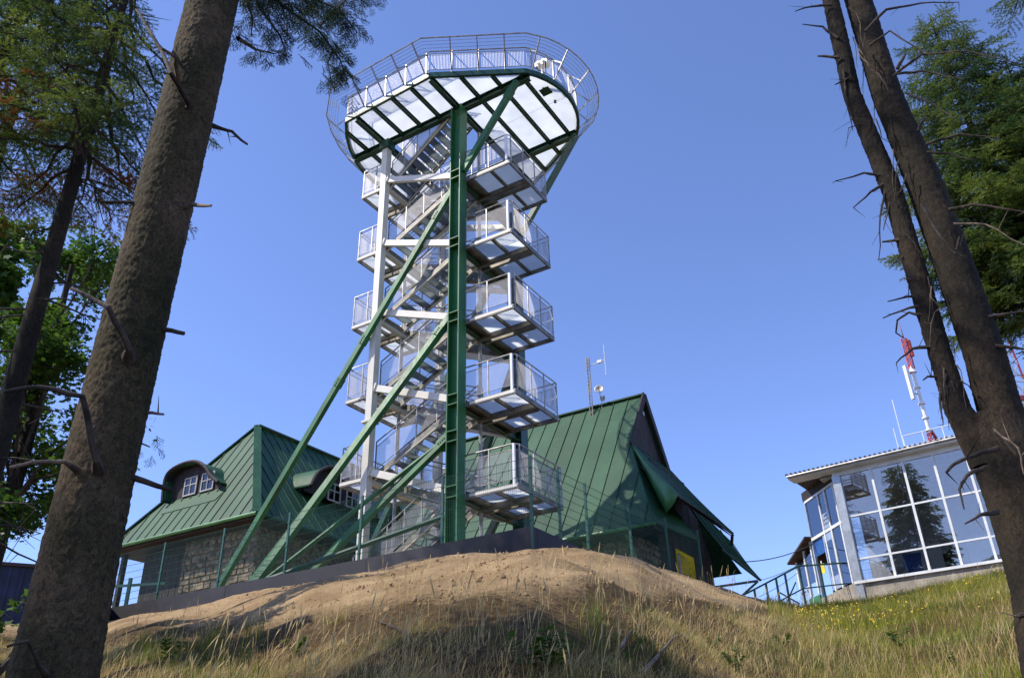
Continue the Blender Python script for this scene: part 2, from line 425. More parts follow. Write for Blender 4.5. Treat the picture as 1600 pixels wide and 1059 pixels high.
# soil kinds: 1 = bare sand, 0 = thatch under the grass
azv = np.degrees(np.arctan2(fl, fy)); rcv = np.interp(azv, az_t, rc_t)
den_ = np.sin(np.radians(azv)) * dA.y - np.cos(np.radians(azv)) * dA.x
rw2 = np.clip((c0.x * dA.y - c0.y * dA.x) / np.where(np.abs(den_) < .05, .05, den_), 10, 32)
rcv = np.where((azv > -26) & (azv < 1), rw2, rcv)
tt = rw_ / rcv
def sandness(az, t):
    lo = np.interp(az, [-60, -24, -16, -6, 2, 8, 13, 16, 18.5, 20], [.9, .72, .56, .52, .50, .54, .62, .74, .92, 1.2])
    return np.clip((t - lo) / 0.10 + .5, 0, 1) * np.clip((19.5 - az) / 2.5, 0, 1) * np.clip((az + 40) / 6, 0, 1)
att = g_me.attributes.new('sand', 'FLOAT', 'POINT'); att.data.foreach_set('value', sandness(azv, tt).astype(np.float32))
gm = bpy.data.materials.new('sandy soil'); gm.use_nodes = True
N = gm.node_tree.nodes; L = gm.node_tree.links; b = N['Principled BSDF']; b.inputs['Roughness'].default_value = 0.95; b.inputs['Specular IOR Level'].default_value = .15
at = N.new('ShaderNodeAttribute'); at.attribute_name = 'sand'
tc = N.new('ShaderNodeTexCoord')
n1 = N.new('ShaderNodeTexNoise'); n1.inputs['Scale'].default_value = .9; n1.inputs['Detail'].default_value = 9; L.new(tc.outputs['Object'], n1.inputs['Vector'])
n2 = N.new('ShaderNodeTexNoise'); n2.inputs['Scale'].default_value = 14; n2.inputs['Detail'].default_value = 9; n2.inputs['Roughness'].default_value = .7; L.new(tc.outputs['Object'], n2.inputs['Vector'])
ra = N.new('ShaderNodeValToRGB'); e = ra.color_ramp.elements; e[0].position = .3; e[0].color = (.27, .175, .085, 1); e[1].position = .7; e[1].color = (.50, .35, .185, 1)
L.new(n1.outputs['Fac'], ra.inputs['Fac'])
rb = N.new('ShaderNodeValToRGB'); e = rb.color_ramp.elements; e[0].position = .35; e[0].color = (.050, .038, .016, 1); e[1].position = .68; e[1].color = (.17, .105, .045, 1)
L.new(n2.outputs['Fac'], rb.inputs['Fac'])
ad = N.new('ShaderNodeMath'); ad.operation = 'MULTIPLY_ADD'; ad.use_clamp = True; L.new(n2.outputs['Fac'], ad.inputs[0]); ad.inputs[1].default_value = 1.4
sb = N.new('ShaderNodeMath'); sb.operation = 'MULTIPLY_ADD'; L.new(at.outputs['Fac'], sb.inputs[0]); sb.inputs[1].default_value = 2.0; sb.inputs[2].default_value = -1.45
L.new(sb.outputs[0], ad.inputs[2])
mx = N.new('ShaderNodeMixRGB'); L.new(ad.outputs[0], mx.inputs[0]); L.new(rb.outputs[0], mx.inputs[1]); L.new(ra.outputs[0], mx.inputs[2])
v = N.new('ShaderNodeTexVoronoi'); v.inputs['Scale'].default_value = 9; L.new(tc.outputs['Object'], v.inputs['Vector'])
mr = N.new('ShaderNodeMapRange'); mr.inputs[1].default_value = .3; mr.inputs[2].default_value = .7; mr.inputs[3].default_value = .74; mr.inputs[4].default_value = 1.2; L.new(n2.outputs['Fac'], mr.inputs[0])
hs = N.new('ShaderNodeHueSaturation'); L.new(mx.outputs[0], hs.inputs['Color']); L.new(mr.outputs[0], hs.inputs['Value']); L.new(hs.outputs[0], b.inputs['Base Color'])
n3 = N.new('ShaderNodeTexNoise'); n3.inputs['Scale'].default_value = 5; n3.inputs['Detail'].default_value = 12; n3.inputs['Roughness'].default_value = .75; L.new(tc.outputs['Object'], n3.inputs['Vector'])
bp = N.new('ShaderNodeBump'); bp.inputs['Strength'].default_value = 1.0; bp.inputs['Distance'].default_value = .10
L.new(n3.outputs['Fac'], bp.inputs['Height']); L.new(bp.outputs[0], b.inputs['Normal'])
g_me.materials.append(gm)
ground = bpy.data.objects.new('ground', g_me); COL.objects.link(ground); setp(ground, kind='structure')

# ================================================================== OBSERVATION TOWER
T = thing('observation_tower', 'steel observation tower with zigzag stairs and a wide round platform on top', 'lookout tower', (GX, GY, 4.8), RZ)
Z0 = 4.8
class TM(MB):
    """tower meshes are written with absolute heights"""
    def mesh(s, name):
        s.v = [(p[0], p[1], p[2] - Z0) for p in s.v]; return super().mesh(name)
zR = [7.13 + 2.7 * k for k in range(5)]
zL = [8.35 + 2.7 * k for k in range(5)]
YC = -0.15
# columns
def hcol(x, y, z0, z1, w=0.40, d=0.40):
    m = TM(); m.box(x - w / 2, x - w / 2 + .03, y - d / 2, y + d / 2, z0, z1); m.box(x + w / 2 - .03, x + w / 2, y - d / 2, y + d / 2, z0, z1)
    m.box(x - w / 2 + .03, x + w / 2 - .03, y - .012, y + .012, z0, z1); return m
GCX = 0.09
part('column', hcol(GCX, YC, 4.6, 20.95), M_green, T, label='near green column')
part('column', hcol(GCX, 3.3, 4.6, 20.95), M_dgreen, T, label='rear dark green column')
def bcol(x, y, w=0.235, d=0.25, z1=20.6):
    m = TM(); m.box(x - w / 2, x + w / 2, y - d / 2, y + d / 2, 4.6, z1); return m
part('column', bcol(-3.08, YC), M_cream, T, label='cream column')
part('column', bcol(-3.08, 3.3), M_cream, T, label='cream column')
for yy in (YC, 3.3):
    part('column_head', TM().box(-3.08 - .2, -3.08 + .2, yy - .2, yy + .2, 20.6, 20.95), M_dgreen, T)
part('newel_post', TM().tube([(.02, 1.2, 4.7), (.02, 1.2, 20.9)], .055, 8), M_galv, T)
part('newel_post', TM().tube([(-3.1, 1.2, 4.7), (-3.1, 1.2, 20.9)], .055, 8), M_galv, T)
# collar on cream column
part('collar', TM().box(-3.27, -2.89, YC - .2, YC + .2, 9.93, 10.0), M_cream, T)
# stiffener pairs on the green columns
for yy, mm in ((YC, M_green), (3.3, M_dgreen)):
    for z in zR + [8.72]:
        zz = z + .18
        for q in (zz, zz - .30):
            part('stiffener', TM().box(GCX - .165, GCX + .165, yy - .195, yy + .195, q - .014, q + .014), mm, T)
# bolts on gussets, girders between the columns (depth direction)
for z in zR:
    mb = TM(); mb.ibeam((GCX, YC + .2, z + .02), (GCX, 3.1, z + .02), .20, .30, .02); part('beam', mb, M_dgreen, T)
    mb = TM(); mb.ibeam((GCX - .05, 3.5, z + .02), (2.0, 3.5, z + .02), .01, .01, .001)
for z in zL:
    part('beam', TM().box(-3.15, -3.0, YC + .15, 3.15, z - .28, z - .12), M_cream, T)
# sloping cream beams on front and back faces
for k in range(5):
    for yy in (YC, 3.3):
        mb = TM(); mb.bar((-2.95, yy, zL[k] + .02), (-0.10, yy, zR[k] + .14), .12, .21)
        part('sloping_beam', mb, M_cream, T)
        part('end_plate', TM().bar((-2.955, yy, zL[k] + .02), (-2.90, yy, zL[k] + .0), .20, .30), M_cream, T)
# raking struts
def strut(p, q, w, mm, joints=(), tubular=False, lab=None):
    p = Vector(p); q = Vector(q)
    mb = TM()
    if tubular: mb.tube([p, q], w / 2, 10)
    else:
        mb.bar(p, q, w, w * .9, up=(0, 1, 0))
    o = part('strut', mb, mm, T, smooth=False, label=lab)
    for j in joints:
        c = p + (q - p) * j; d = (q - p).normalized()
        jb = TM(); jb.bar(c - d * .16, c + d * .16, w * 1.15, w * 1.15, up=(0, 1, 0))
        for s in (-.11, -.04, .04, .11):
            jb.bar(c + d * s - Vector((0, w * .72, 0)), c + d * s + Vector((0, w * .72, 0)), .03, .03)
        part('splice', jb, mm, o)
    return o
strut((GCX - .2, YC, 17.55), (-8.6, -.9, 4.7), .175, M_green, (.07, .375, .475), lab='longest raking strut')
strut((GCX - .2, YC, 12.75), (-4.85, -2.55, 4.7), .19, M_green, (.07,))
strut((GCX - .2, YC, 12.6), (-7.0, -1.25, 4.7), .14, M_green)
strut((GCX - .2, YC, 8.85), (-4.45, -1.6, 4.7), .20, M_green, (.04,))
strut((GCX - .2, YC, 8.85), (-5.5, -2.2, 4.7), .13, M_green, tubular=True)
strut((GCX - .2, YC, 6.60), (-5.2, -2.3, 5.0), .14, M_dgreen, tubular=True)
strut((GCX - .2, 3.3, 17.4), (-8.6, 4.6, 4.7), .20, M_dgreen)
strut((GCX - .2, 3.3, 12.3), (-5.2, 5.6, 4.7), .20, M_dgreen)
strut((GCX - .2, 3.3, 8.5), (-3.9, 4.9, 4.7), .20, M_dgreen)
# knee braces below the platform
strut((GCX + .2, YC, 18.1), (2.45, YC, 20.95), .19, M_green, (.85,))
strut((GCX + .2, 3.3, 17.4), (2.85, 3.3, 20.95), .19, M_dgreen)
# gussets
for (x, z, s) in ((-.2, 17.5, .35), (-.22, 12.7, .35), (-.24, 8.8, .42), (-.2, 6.6, .2)):
    part('gusset', TM().poly([(x + .12, YC - .02, z + s), (x + .12, YC - .02, z - s), (x - s * .9, YC - .02, z - s * .75)], -.03), M_green, T)

# handrail + infill for a run of points (list of (x,y,z) of the deck edge)
def wires(p, q, zlo, zhi, step=.036, r=.0058):
    mb = TM(); p = Vector(p); q = Vector(q); n = max(1, int((q - p).length / step))
    for i in range(1, n):
        c = p + (q - p) * (i / n)
        a = Vector((c.x, c.y, c.z + zlo)); b_ = Vector((c.x, c.y, c.z + zhi))
        mb.tube([a, b_], r, 3, cap=False)
    return mb
def railing(pts, parent, h=1.1, posts=2, closed=False, post_r=.017, rail_r=.022, first_heavy=False):
    n = len(pts)
    tp = [Vector(p) + Vector((0, 0, h)) for p in pts]
    part('top_rail', TM().tube(tp, rail_r, 6), M_galv, parent)
    part('mid_rail', TM().tube([Vector(p) + Vector((0, 0, h - .16)) for p in pts], .013, 5), M_galv, parent)
    part('bottom_rail', TM().tube([Vector(p) + Vector((0, 0, .13)) for p in pts], .011, 5), M_galv, parent)
    for i in range(n - 1):
        a = Vector(pts[i]); b_ = Vector(pts[i + 1]); L_ = (b_ - a).length
        np_ = max(1, int(round(L_ / .75)))
        for k in range(np_ + (1 if i == n - 2 else 0)):
            c = a + (b_ - a) * (k / np_)
            heavy = first_heavy and i == 1 and k == 0
            rr = .035 if heavy else post_r
            part('post', TM().box(c.x - rr, c.x + rr, c.y - rr, c.y + rr, c.z - .12, c.z + h), M_mwhite if heavy else M_galv, parent)
        part('wire_infill', wires(a, b_, .13, h - .17), M_wire, parent, kind='stuff')

# landings
def landing(x0, x1, y0, y1, z, side):
    Lg = bpy.data.objects.new('landing', None); COL.objects.link(Lg); Lg.parent = T
    t = .15
    mb = TM(); mb.box(x0, x1, y0, y0 + .05, z - t, z); mb.box(x0, x1, y1 - .05, y1, z - t, z)
    mb.box(x0, x0 + .05, y0 + .05, y1 - .05, z - t, z); mb.box(x1 - .05, x1, y0 + .05, y1 - .05, z - t, z)
    part('deck_frame', mb, M_galvd, Lg)
    part('fascia', TM().box(x0 + (.45 if side == 'R' else .0), x1 - .03, y0 - .012, y0 - .002, z - .115, z - .03), M_cream, Lg)
    ym = (y0 + y1) / 2; xm = (x0 + x1) / 2
    mb = TM(); mb.box(x0 + .05, x1 - .05, ym - .17, ym - .07, z - .19, z - .02); mb.box(x0 + .05, x1 - .05, ym + .07, ym + .17, z - .19, z - .02)
    part('cross_beam', mb, M_galvd, Lg)
    xa = x0 + (.45 if side == 'R' else .05)
    mb = TM()
    for yy0, yy1 in ((y0 + .05, ym - .17), (ym + .17, y1 - .05)):
        mb.box((xa + x1) / 2 - .04, (xa + x1) / 2 + .04, yy0, yy1, z - .12, z - .02)
        if side == 'R': mb.box(xa - .05, xa + .05, yy0, yy1, z - .12, z - .02)
    part('joist', mb, M_galvd, Lg)
    for yy0, yy1 in ((y0 + .05, ym - .12), (ym + .12, y1 - .05)):
        xs = [x0 + .05, xa, (xa + x1) / 2, x1 - .05] if side == 'R' else [x0 + .05, (x0 + x1) / 2, x1 - .05]
        for i in range(len(xs) - 1):
            if side == 'R' and i == 0:
                part('grating', TM().box(xs[i], xs[i + 1] - .01, yy0, yy1, z - .02, z + .005), M_galvd, Lg)
            else:
                part('deck_panel', TM().box(xs[i] + .01, xs[i + 1] - .01, yy0, yy1, z - .018, z + .004), M_panel2, Lg)
    if side == 'R':
        pts = [(x0 + .28, y0 + .02, z), (x1 - .12, y0 + .02, z), (x1 - .02, y0 + .14, z), (x1 - .02, y1 - .03, z), (x0 + .5, y1 - .03, z)]
    else:
        pts = [(x1 - .1, y0 + .02, z), (x0 + .03, y0 + .02, z), (x0 + .03, y1 - .03, z), (x1 - .1, y1 - .03, z)]
    rl = bpy.data.objects.new('guard_rail', None); COL.objects.link(rl); rl.parent = Lg
    # rails are sub-parts of the landing
    bpy.data.objects.remove(rl)
    railing(pts, Lg, first_heavy=(side == 'R'))
    return Lg
for z in zR: landing(.0, 1.98, .0, 2.45, z, 'R')
for z in zL: landing(-4.27, -2.98, .0, 2.45, z, 'L')

# stair flights
def flight(xa, za, xb, zb, y0, y1, n, outer):
    Fl = bpy.data.objects.new('stair_flight', None); COL.objects.link(Fl); Fl.parent = T
    for yy in (y0, y1):
        mb = TM(); mb.bar((xa, yy, za - .06), (xb, yy, zb - .06), .045, .20)
        part('stringer', mb, M_galvd, Fl)
        part('stringer_lip', TM().bar((xa, yy - .025, za - .165), (xb, yy - .025, zb - .165), .07, .02), M_cream, Fl)
    for i in range(1, n + 1):
        u = (i - .35) / n
        x = xa + (xb - xa) * u; z = za + (zb - za) * i / n
        w = .27
        o = part('tread', TM().box(x - w / 2, x + w / 2, y0 + .03, y1 - .03, z - .05, z - .012), M_tread, Fl)
    # nosing strips catch the light between the treads
    for i in range(1, n + 1):
        u = (i - .35) / n; x = xa + (xb - xa) * u; z = za + (zb - za) * i / n
        sgn = -1 if xb > xa else 1
        part('nosing', TM().box(x + sgn * .135 - .012, x + sgn * .135 + .012, y0 + .03, y1 - .03, z - .06, z - .008), M_galv, Fl)
    for yy in ((y0, y1)):
        pts = [(xa, yy, za + .02), (xb, yy, zb + .02)]
        railing(pts, Fl, h=1.02, post_r=.014)
XA, XB = -2.98, .0
Z_ENTRY = 5.65
flight(-3.6, 5.0, XB, zR[0], .08, 1.1, 9, True)
for k in range(5):
    zt = zR[k + 1] if k < 4 else None
    if zt: flight(XA, zL[k], XB, zt, .08, 1.10, 8, True)
    flight(XB, zR[k], XA, zL[k], 1.36, 2.38, 7, False)
flight(XB, zR[4], XA, 19.15, 1.36, 2.38, 7, False) if False else None
zLt = 19.15
flight(XA, zLt, -.25, 21.3, .08, 1.10, 11, True)

# platform
PZ = 21.10
def arc(cx, cy, r, a0, a1, n):
    return [(cx + r * math.cos(a0 + (a1 - a0) * i / n), cy + r * math.sin(a0 + (a1 - a0) * i / n)) for i in range(n + 1)]
ys = 1.65
outl = [(-3.75, -1.65), (0.0, -1.75)]
a0 = math.atan2(-1.8, 2.8 - .72)
outl += arc(.72, ys, 2.75, a0, -a0, 10)
outl += [(0.0, 5.05), (-3.75, 4.95)]
a1 = math.atan2(3.3, -3.32)
outl += arc(-.43, ys, 4.68, a1, 2 * PI - a1, 10)[1:-1]
def edge_rng(x):
    P = outl; ysx = []
    for i in range(len(P)):
        a = P[i]; b_ = P[(i + 1) % len(P)]
        if (a[0] - x) * (b_[0] - x) < 0 or a[0] == x:
            t = (x - a[0]) / (b_[0] - a[0]) if b_[0] != a[0] else 0
            ysx.append(a[1] + t * (b_[1] - a[1]))
    return min(ysx), max(ysx)
def edge_rng_y(y):
    P = outl; xs = []
    for i in range(len(P)):
        a = P[i]; b_ = P[(i + 1) % len(P)]
        if (a[1] - y) * (b_[1] - y) < 0:
            t = (y - a[1]) / (b_[1] - a[1]); xs.append(a[0] + t * (b_[0] - a[0]))
    return min(xs), max(xs)
# edge beam segments
mb = TM(); n = len(outl)
for i in range(n):
    a = outl[i]; b_ = outl[(i + 1) % n]
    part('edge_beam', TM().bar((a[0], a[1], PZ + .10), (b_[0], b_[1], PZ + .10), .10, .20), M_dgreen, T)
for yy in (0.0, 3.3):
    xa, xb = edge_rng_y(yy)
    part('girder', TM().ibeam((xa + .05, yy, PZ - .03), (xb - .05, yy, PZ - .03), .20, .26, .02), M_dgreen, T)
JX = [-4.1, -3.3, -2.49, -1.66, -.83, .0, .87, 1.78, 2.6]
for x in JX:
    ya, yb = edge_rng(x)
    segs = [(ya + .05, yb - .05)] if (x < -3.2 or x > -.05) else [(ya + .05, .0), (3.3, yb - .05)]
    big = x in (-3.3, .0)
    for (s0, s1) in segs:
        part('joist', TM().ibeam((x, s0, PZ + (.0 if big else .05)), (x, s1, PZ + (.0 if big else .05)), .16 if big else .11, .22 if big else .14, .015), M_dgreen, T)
# panels
cuts_x = [-5.2] + JX + [3.6]
for i in range(len(cuts_x) - 1):
    xa, xb = cuts_x[i] + .02, cuts_x[i + 1] - .02
    for (ya, yb) in ((-2, 0.0), (0.0, 3.3), (3.3, 5.2)):
        if ya == 0.0 and xa > -3.31 and xb < .0: continue
        for (y_a, y_b) in ([(ya, yb)] if yb - ya < 2.5 else [(ya, 1.65), (1.65, yb)]):
            P = [(p[0], p[1]) for p in outl]
            P = clip_poly(P, -1, 0, -xa); P = clip_poly(P, 1, 0, xb); P = clip_poly(P, 0, -1, -(y_a + .006)); P = clip_poly(P, 0, 1, y_b - .006)
            if len(P) >= 3:
                part('floor_panel', TM().poly([(p[0], p[1], PZ + .155) for p in P], .02, (0, 0, 1)), M_panel, T)
# inner vertical guard, outer leaning guard
perim = []
for i in range(n):
    a = Vector((*outl[i], 0)); b_ = Vector((*outl[(i + 1) % n], 0)); perim.append((a, b_))
H_IN = 22.32
for i, (a, b_) in enumerate(perim):
    p = Vector((a.x, a.y, PZ + .2)); q = Vector((b_.x, b_.y, PZ + .2))
    part('top_rail', TM().tube([(a.x, a.y, H_IN), (b_.x, b_.y, H_IN)], .024, 6), M_galv, T)
    part('mid_rail', TM().tube([(a.x, a.y, H_IN - .12), (b_.x, b_.y, H_IN - .12)], .012, 5), M_galv, T)
    part('bottom_rail', TM().tube([(a.x, a.y, PZ + .36), (b_.x, b_.y, PZ + .36)], .012, 5), M_galv, T)
    part('wire_infill', wires(p, q, .16, H_IN - .12 - PZ - .2, step=.05), M_wire, T, kind='stuff')
# outward normals at sample points
def offs(d):
    out = []
    c = Vector((-.8, ys))
    for i in range(n):
        p = Vector(outl[i]); pr = Vector(outl[i - 1]); nx = Vector(outl[(i + 1) % n])
        t = (nx - pr).normalized(); nn = Vector((t.y, -t.x))
        if nn.dot(p - c) < 0: nn = -nn
        out.append((p.x + nn.x * d, p.y + nn.y * d))
    return out
OD, OZ = .80, 22.12
ring = offs(OD)
for fr, rr in ((1.0, .026), (.9, .008), (.8, .008), (.7, .008), (.6, .008), (.48, .008)):
    rg = offs(OD * fr); zz = PZ + .25 + (OZ - PZ - .25) * fr
    pts = [(p[0], p[1], zz) for p in rg] + [(rg[0][0], rg[0][1], zz)]
    # densify curve corners
    part('outer_rail' if fr == 1.0 else 'guard_wire', TM().tube(pts, rr, 6 if fr == 1 else 4, cap=False), M_galv, T)
ring_o = offs(1.0)
def add_post(p, nn):
    zb = PZ + .22
    o = Vector((p.x + nn.x * OD, p.y + nn.y * OD, OZ)); b_ = Vector((p.x + nn.x * .04, p.y + nn.y * .04, zb))
    part('leaning_post', TM().bar(b_, o, .035, .05), M_galv, T)
    part('post', TM().bar((p.x, p.y, zb - .1), (p.x, p.y, H_IN), .04, .04), M_galv, T)
    mid = b_ + (o - b_) * .55
    part('post_tie', TM().bar((p.x, p.y, H_IN - .06), mid, .03, .04), M_galv, T)
acc = 0.0
for i, (a, b_) in enumerate(perim):
    L_ = (b_ - a).length; d = (b_ - a).normalized(); nn = Vector((d.y, -d.x, 0))
    if nn.dot(a - Vector((-.8, ys, 0))) < 0: nn = -nn
    s = .9 - acc
    while s < L_:
        add_post(a + d * s, nn); s += .9
    acc = L_ - (s - .9)
# rails round the stairwell
railing([(-3.2, 3.2, PZ + .17), (-.1, 3.2, PZ + .17), (-.1, 1.25, PZ + .17)], T, h=1.05)
railing([(-3.2, 3.2, PZ + .17), (-3.2, .1, PZ + .17), (-.4, .1, PZ + .17)], T, h=1.05)
# cable tray and small plates seen through the deck
part('hatch_plate', TM().box(2.72, 3.08, .86, 1.2, PZ + .11, PZ + .13), M_dgreen, T)
part('drain', TM().tube([(2.95, 1.6, PZ + .05), (2.95, 1.6, PZ + .14)], .05, 8), M_dgreen, T)
# telescope on the platform
tp = tw(2.9, .9, PZ + .17)
te = thing('coin_telescope', 'grey binocular viewer on a post behind the round end of the platform rail', 'telescope', tp, RZ)
part('pedestal', MB().tube([(0, 0, 0), (0, 0, .75), (0, 0, .95)], [.09, .06, .05], 10), M_galv, te)
part('yoke', MB().box(-.10, .10, -.04, .04, .95, 1.02), M_galv, te)
part('viewer', MB().box(-.24, .24, -.13, .13, 1.02, 1.2).tube([(-.1, -.2, 1.11), (-.1, .22, 1.11)], .06, 8).tube([(.1, -.2, 1.11), (.1, .22, 1.11)], .06, 8), M_galv, te)

# ================================================================== RETAINING WALL, FENCE
W = thing('retaining_wall', 'low dark sheeted plinth wall at the top of the sand bank under the tower', 'wall', tw(4.1, -3, 4.0), RZ)
wx0 = -14.5 - 4.1
# boards along both faces: each sheet is a piece
xs = [wx0 + 2.35 * i for i in range(-3, 8)] + [0.0]
for i in range(len(xs) - 1):
    part('wall_sheet', MB().box(xs[i] + .004, xs[i + 1] - .004, -.02 + .004 * (i % 2), .18, -.4, .92 + .003 * (i % 2)), M_black, W)
ysx = [0.18, 2.4, 4.6, 7.1]
for i in range(len(ysx) - 1):
    part('wall_sheet', MB().box(-.18, -.003 * (i % 2), ysx[i] + .004, ysx[i + 1] - .004, -.4, .92 + .003 * (i % 2)), M_black, W)
part('corner_trim', MB().box(-.03, .012, -.035, .0, -.4, .935), M_dgreen, W)

FN = thing('mesh_fence', 'dark green welded mesh fence on thin posts along the plinth wall', 'fence', tw(4.1, -3, 4.85), RZ)
pa = [0.0] + [-(4.1 - 1.7) - 2.42 * k for k in range(9)]      # along -x
FH = 1.62
def fpost(x, y, zb=0.0):
    mb = MB(); mb.box(x - .03, x + .03, y - .02, y + .02, zb - .05, zb + FH + .05)
    o = part('post', mb, M_fgreen, FN)
    for q in (.25, .8, 1.4):
        part('clamp', MB().box(x - .036, x + .036, y - .032, y + .028, zb + q - .02, zb + q + .02), M_fgreen, o)
def fbay(p, q, lift0=0.0, lift1=0.0):
    p = Vector(p); q = Vector(q); d = (q - p); n = int(d.length / .05)
    mb = MB()
    for i in range(1, n):
        c = p + d * (i / n); z = lift0 + (lift1 - lift0) * i / n
        mb.tube([(c.x, c.y, z + .03), (c.x, c.y, z + FH + .03)], .0026, 3, cap=False)
    for k in range(9):
        z = .05 + k * .197
        for dz in (-.006, .006):
            mb.tube([(p.x, p.y, lift0 + z + dz), (q.x, q.y, lift1 + z + dz)], .0035, 3, cap=False)
    part('mesh_panel', mb, M_fgreen, FN, kind='stuff')
YF = .08
for i, x in enumerate(pa): fpost(x - (.06 if i == 0 else 0), YF)
for i in range(len(pa) - 1): fbay((pa[i + 1], YF, 0), (pa[i] - .06, YF, 0))
pb = [(1.35, .05), (2.70, .1), (5.22, .2), (7.8, .45), (10.5, .70)]
prev = (YF, 0.0)
for (y, zl) in pb:
    fpost(-.07, y, zl)
    fbay((-.07, prev[0], 0), (-.07, y, 0), prev[1], zl)
    prev = (y, zl)
# leftmost post and short return
# yellow notice board on the fence
ys_ = thing('notice_board', 'yellow notice board with rows of dark text on the far end of the fence', 'sign', tw(4.13, 5.15, 5.35), RZ)
part('board', MB().box(-.004, .0, -.0, 1.45, -.02, .80), M_banner, ys_)
mb = MB()
for k in range(9):
    z = .64 - k * .062; L_ = 1.0 * (.75 + .25 * ((k * 37) % 10) / 10)
    yy = .12
    while yy < .12 + L_:
        w = .03 + .05 * ((int(yy * 100) * 7 + k * 3) % 5) / 5
        mb.box(.0005, .003, yy, yy + w, z, z + .022); yy += w + .022
part('lettering', mb, M_text, ys_, kind='stuff')
# grey lamp-post-like pipe beside the sign
pp = tw(4.2, 5.15, 5.2)
po = thing('marker_post', 'pale green marker post standing beside the yellow notice board', 'post', pp, RZ)
part('shaft', MB().tube([(0, 0, -.1), (0, 0, .74)], .035, 8), M_galvd, po)
part('cap', MB().tube([(0, 0, .74), (0, 0, .78)], [.045, .02], 8), M_dgreen, po)

# ================================================================== ROOF CLADDING HELPER
def clad(root, poly, eave_dir, spacing, mm, name='roof_panel', t=.03, rib=.03, offset=0.0, ribm=None, under=None):
    """split a planar roof face into standing seam panels running at right angles to the eave"""
    P = [Vector(p) for p in poly]
    u = Vector(eave_dir).normalized()
    nn = Vector((0, 0, 0))
    for i in range(1, len(P) - 1): nn += (P[i] - P[0]).cross(P[i + 1] - P[0])
    nn.normalize()
    if nn.z < 0: nn = -nn
    w = nn.cross(u).normalized()
    o = P[0]
    Q = [((p - o).dot(u), (p - o).dot(w)) for p in P]
    lo = min(q[0] for q in Q); hi = max(q[0] for q in Q)
    k0 = lo + offset
    cuts = [lo] + [k0 + spacing * i for i in range(int((hi - k0) / spacing) + 1) if lo + .05 < k0 + spacing * i < hi - .05] + [hi]
    for i in range(len(cuts) - 1):
        C = clip_poly(Q, -1, 0, -cuts[i]); C = clip_poly(C, 1, 0, cuts[i + 1])
        if len(C) < 3: continue
        jit = R.uniform(-.004, .004)
        mb = MB(); mb.poly([o + u * c[0] + w * c[1] + nn * jit for c in C], t, nn)
        ys_e = [c[1] for c in C if abs(c[0] - cuts[i + 1]) < 1e-4]
        if len(ys_e) >= 2 and rib:
            a = o + u * (cuts[i + 1] - .002) + w * min(ys_e); b_ = o + u * (cuts[i + 1] - .002) + w * max(ys_e)
            mb.bar(a + nn * rib * .5, b_ + nn * rib * .5, .03, rib, up=nn)
        part(name, mb, mm, root)

def stone_wall(root, p, q, z0, z1, nrm, course=.26, blk=.48, holes=()):
    """courses of individually cut blocks from p to q (local xy), facing nrm"""
    p = Vector((*p, 0)); q = Vector((*q, 0)); d = q - p; L_ = d.length; d.normalize(); nrm = Vector((*nrm, 0))
    wall = MB(); a = p - nrm * .02; b_ = q - nrm * .02
    c1 = b_ - nrm * .35; c2 = a - nrm * .35
    wall.poly([(a.x, a.y, z1), (b_.x, b_.y, z1), (c1.x, c1.y, z1), (c2.x, c2.y, z1)], (z1 - z0), (0, 0, 1))
    body = part('wall', wall, M_mortar, root)
    z = z0; cnt = 0; row = 0
    while z < z1 - .05:
        h = min(course * R.uniform(.75, 1.25), z1 - z)
        s = -R.uniform(0, blk)
        while s < L_:
            w = blk * R.uniform(.55, 1.4)
            s0, s1 = max(0, s), min(L_, s + w)
            if s1 - s0 > .06:
                skip = any(h0 < (s0 + s1) / 2 < h1 and hz0 < z + h / 2 < hz1 for (h0, h1, hz0, hz1) in holes)
                if not skip:
                    pr = R.uniform(.0, .035); g = .012
                    A_ = p + d * (s0 + g) - nrm * .02; B_ = p + d * (s1 - g) - nrm * .02
                    e = .02
                    vs = [(A_.x, A_.y, z + g), (B_.x, B_.y, z + g), (B_.x, B_.y, z + h - g), (A_.x, A_.y, z + h - g)]
                    off = nrm * (pr + .02)
                    A2 = A_ + d * e + off; B2 = B_ - d * e + off
                    vs += [(A2.x, A2.y, z + g + e), (B2.x, B2.y, z + g + e), (B2.x, B2.y, z + h - g - e), (A2.x, A2.y, z + h - g - e)]
                    mb = MB(); mb.add(vs, [(4, 5, 6, 7), (0, 1, 5, 4), (1, 2, 6, 5), (2, 3, 7, 6), (3, 0, 4, 7)])
                    if cnt < 290: part('stone', mb, M_stone, body)
                    else:
                        rest.append(mb)
                    cnt += 1
            s += w
        z += h; row += 1
    return body
rest = []

# ================================================================== LEFT COTTAGE (hip roof)
EL = Vector((-9.11, 28.66, 8.9))
C1 = thing('hip_roof_cottage', 'stone cottage with green hipped sheet roof and eyebrow dormers left of the tower', 'house', (EL.x, EL.y, 4.8), -math.radians(90 - 58.9))
def z1(z): return z - 4.8
AP = Vector((-4.2, 3.15, z1(14.2))); E0 = Vector((0, 0, z1(8.9))); EW = Vector((-8.4, 0, z1(8.9)))
LEN = 17.0
AP2 = Vector((-4.2, LEN - 3.15, z1(14.2))); E3 = Vector((0, LEN, z1(8.9))); E4 = Vector((-8.4, LEN, z1(8.9)))
clad(C1, [E0, AP, EW], (1, 0, 0), .52, M_roof, offset=.2)
clad(C1, [E0, E3, AP2, AP], (0, 1, 0), .52, M_roof, offset=.3)
clad(C1, [E3, E4, AP2], (1, 0, 0), .9, M_roof)
clad(C1, [EW, AP, AP2, E4], (0, 1, 0), .9, M_roof)
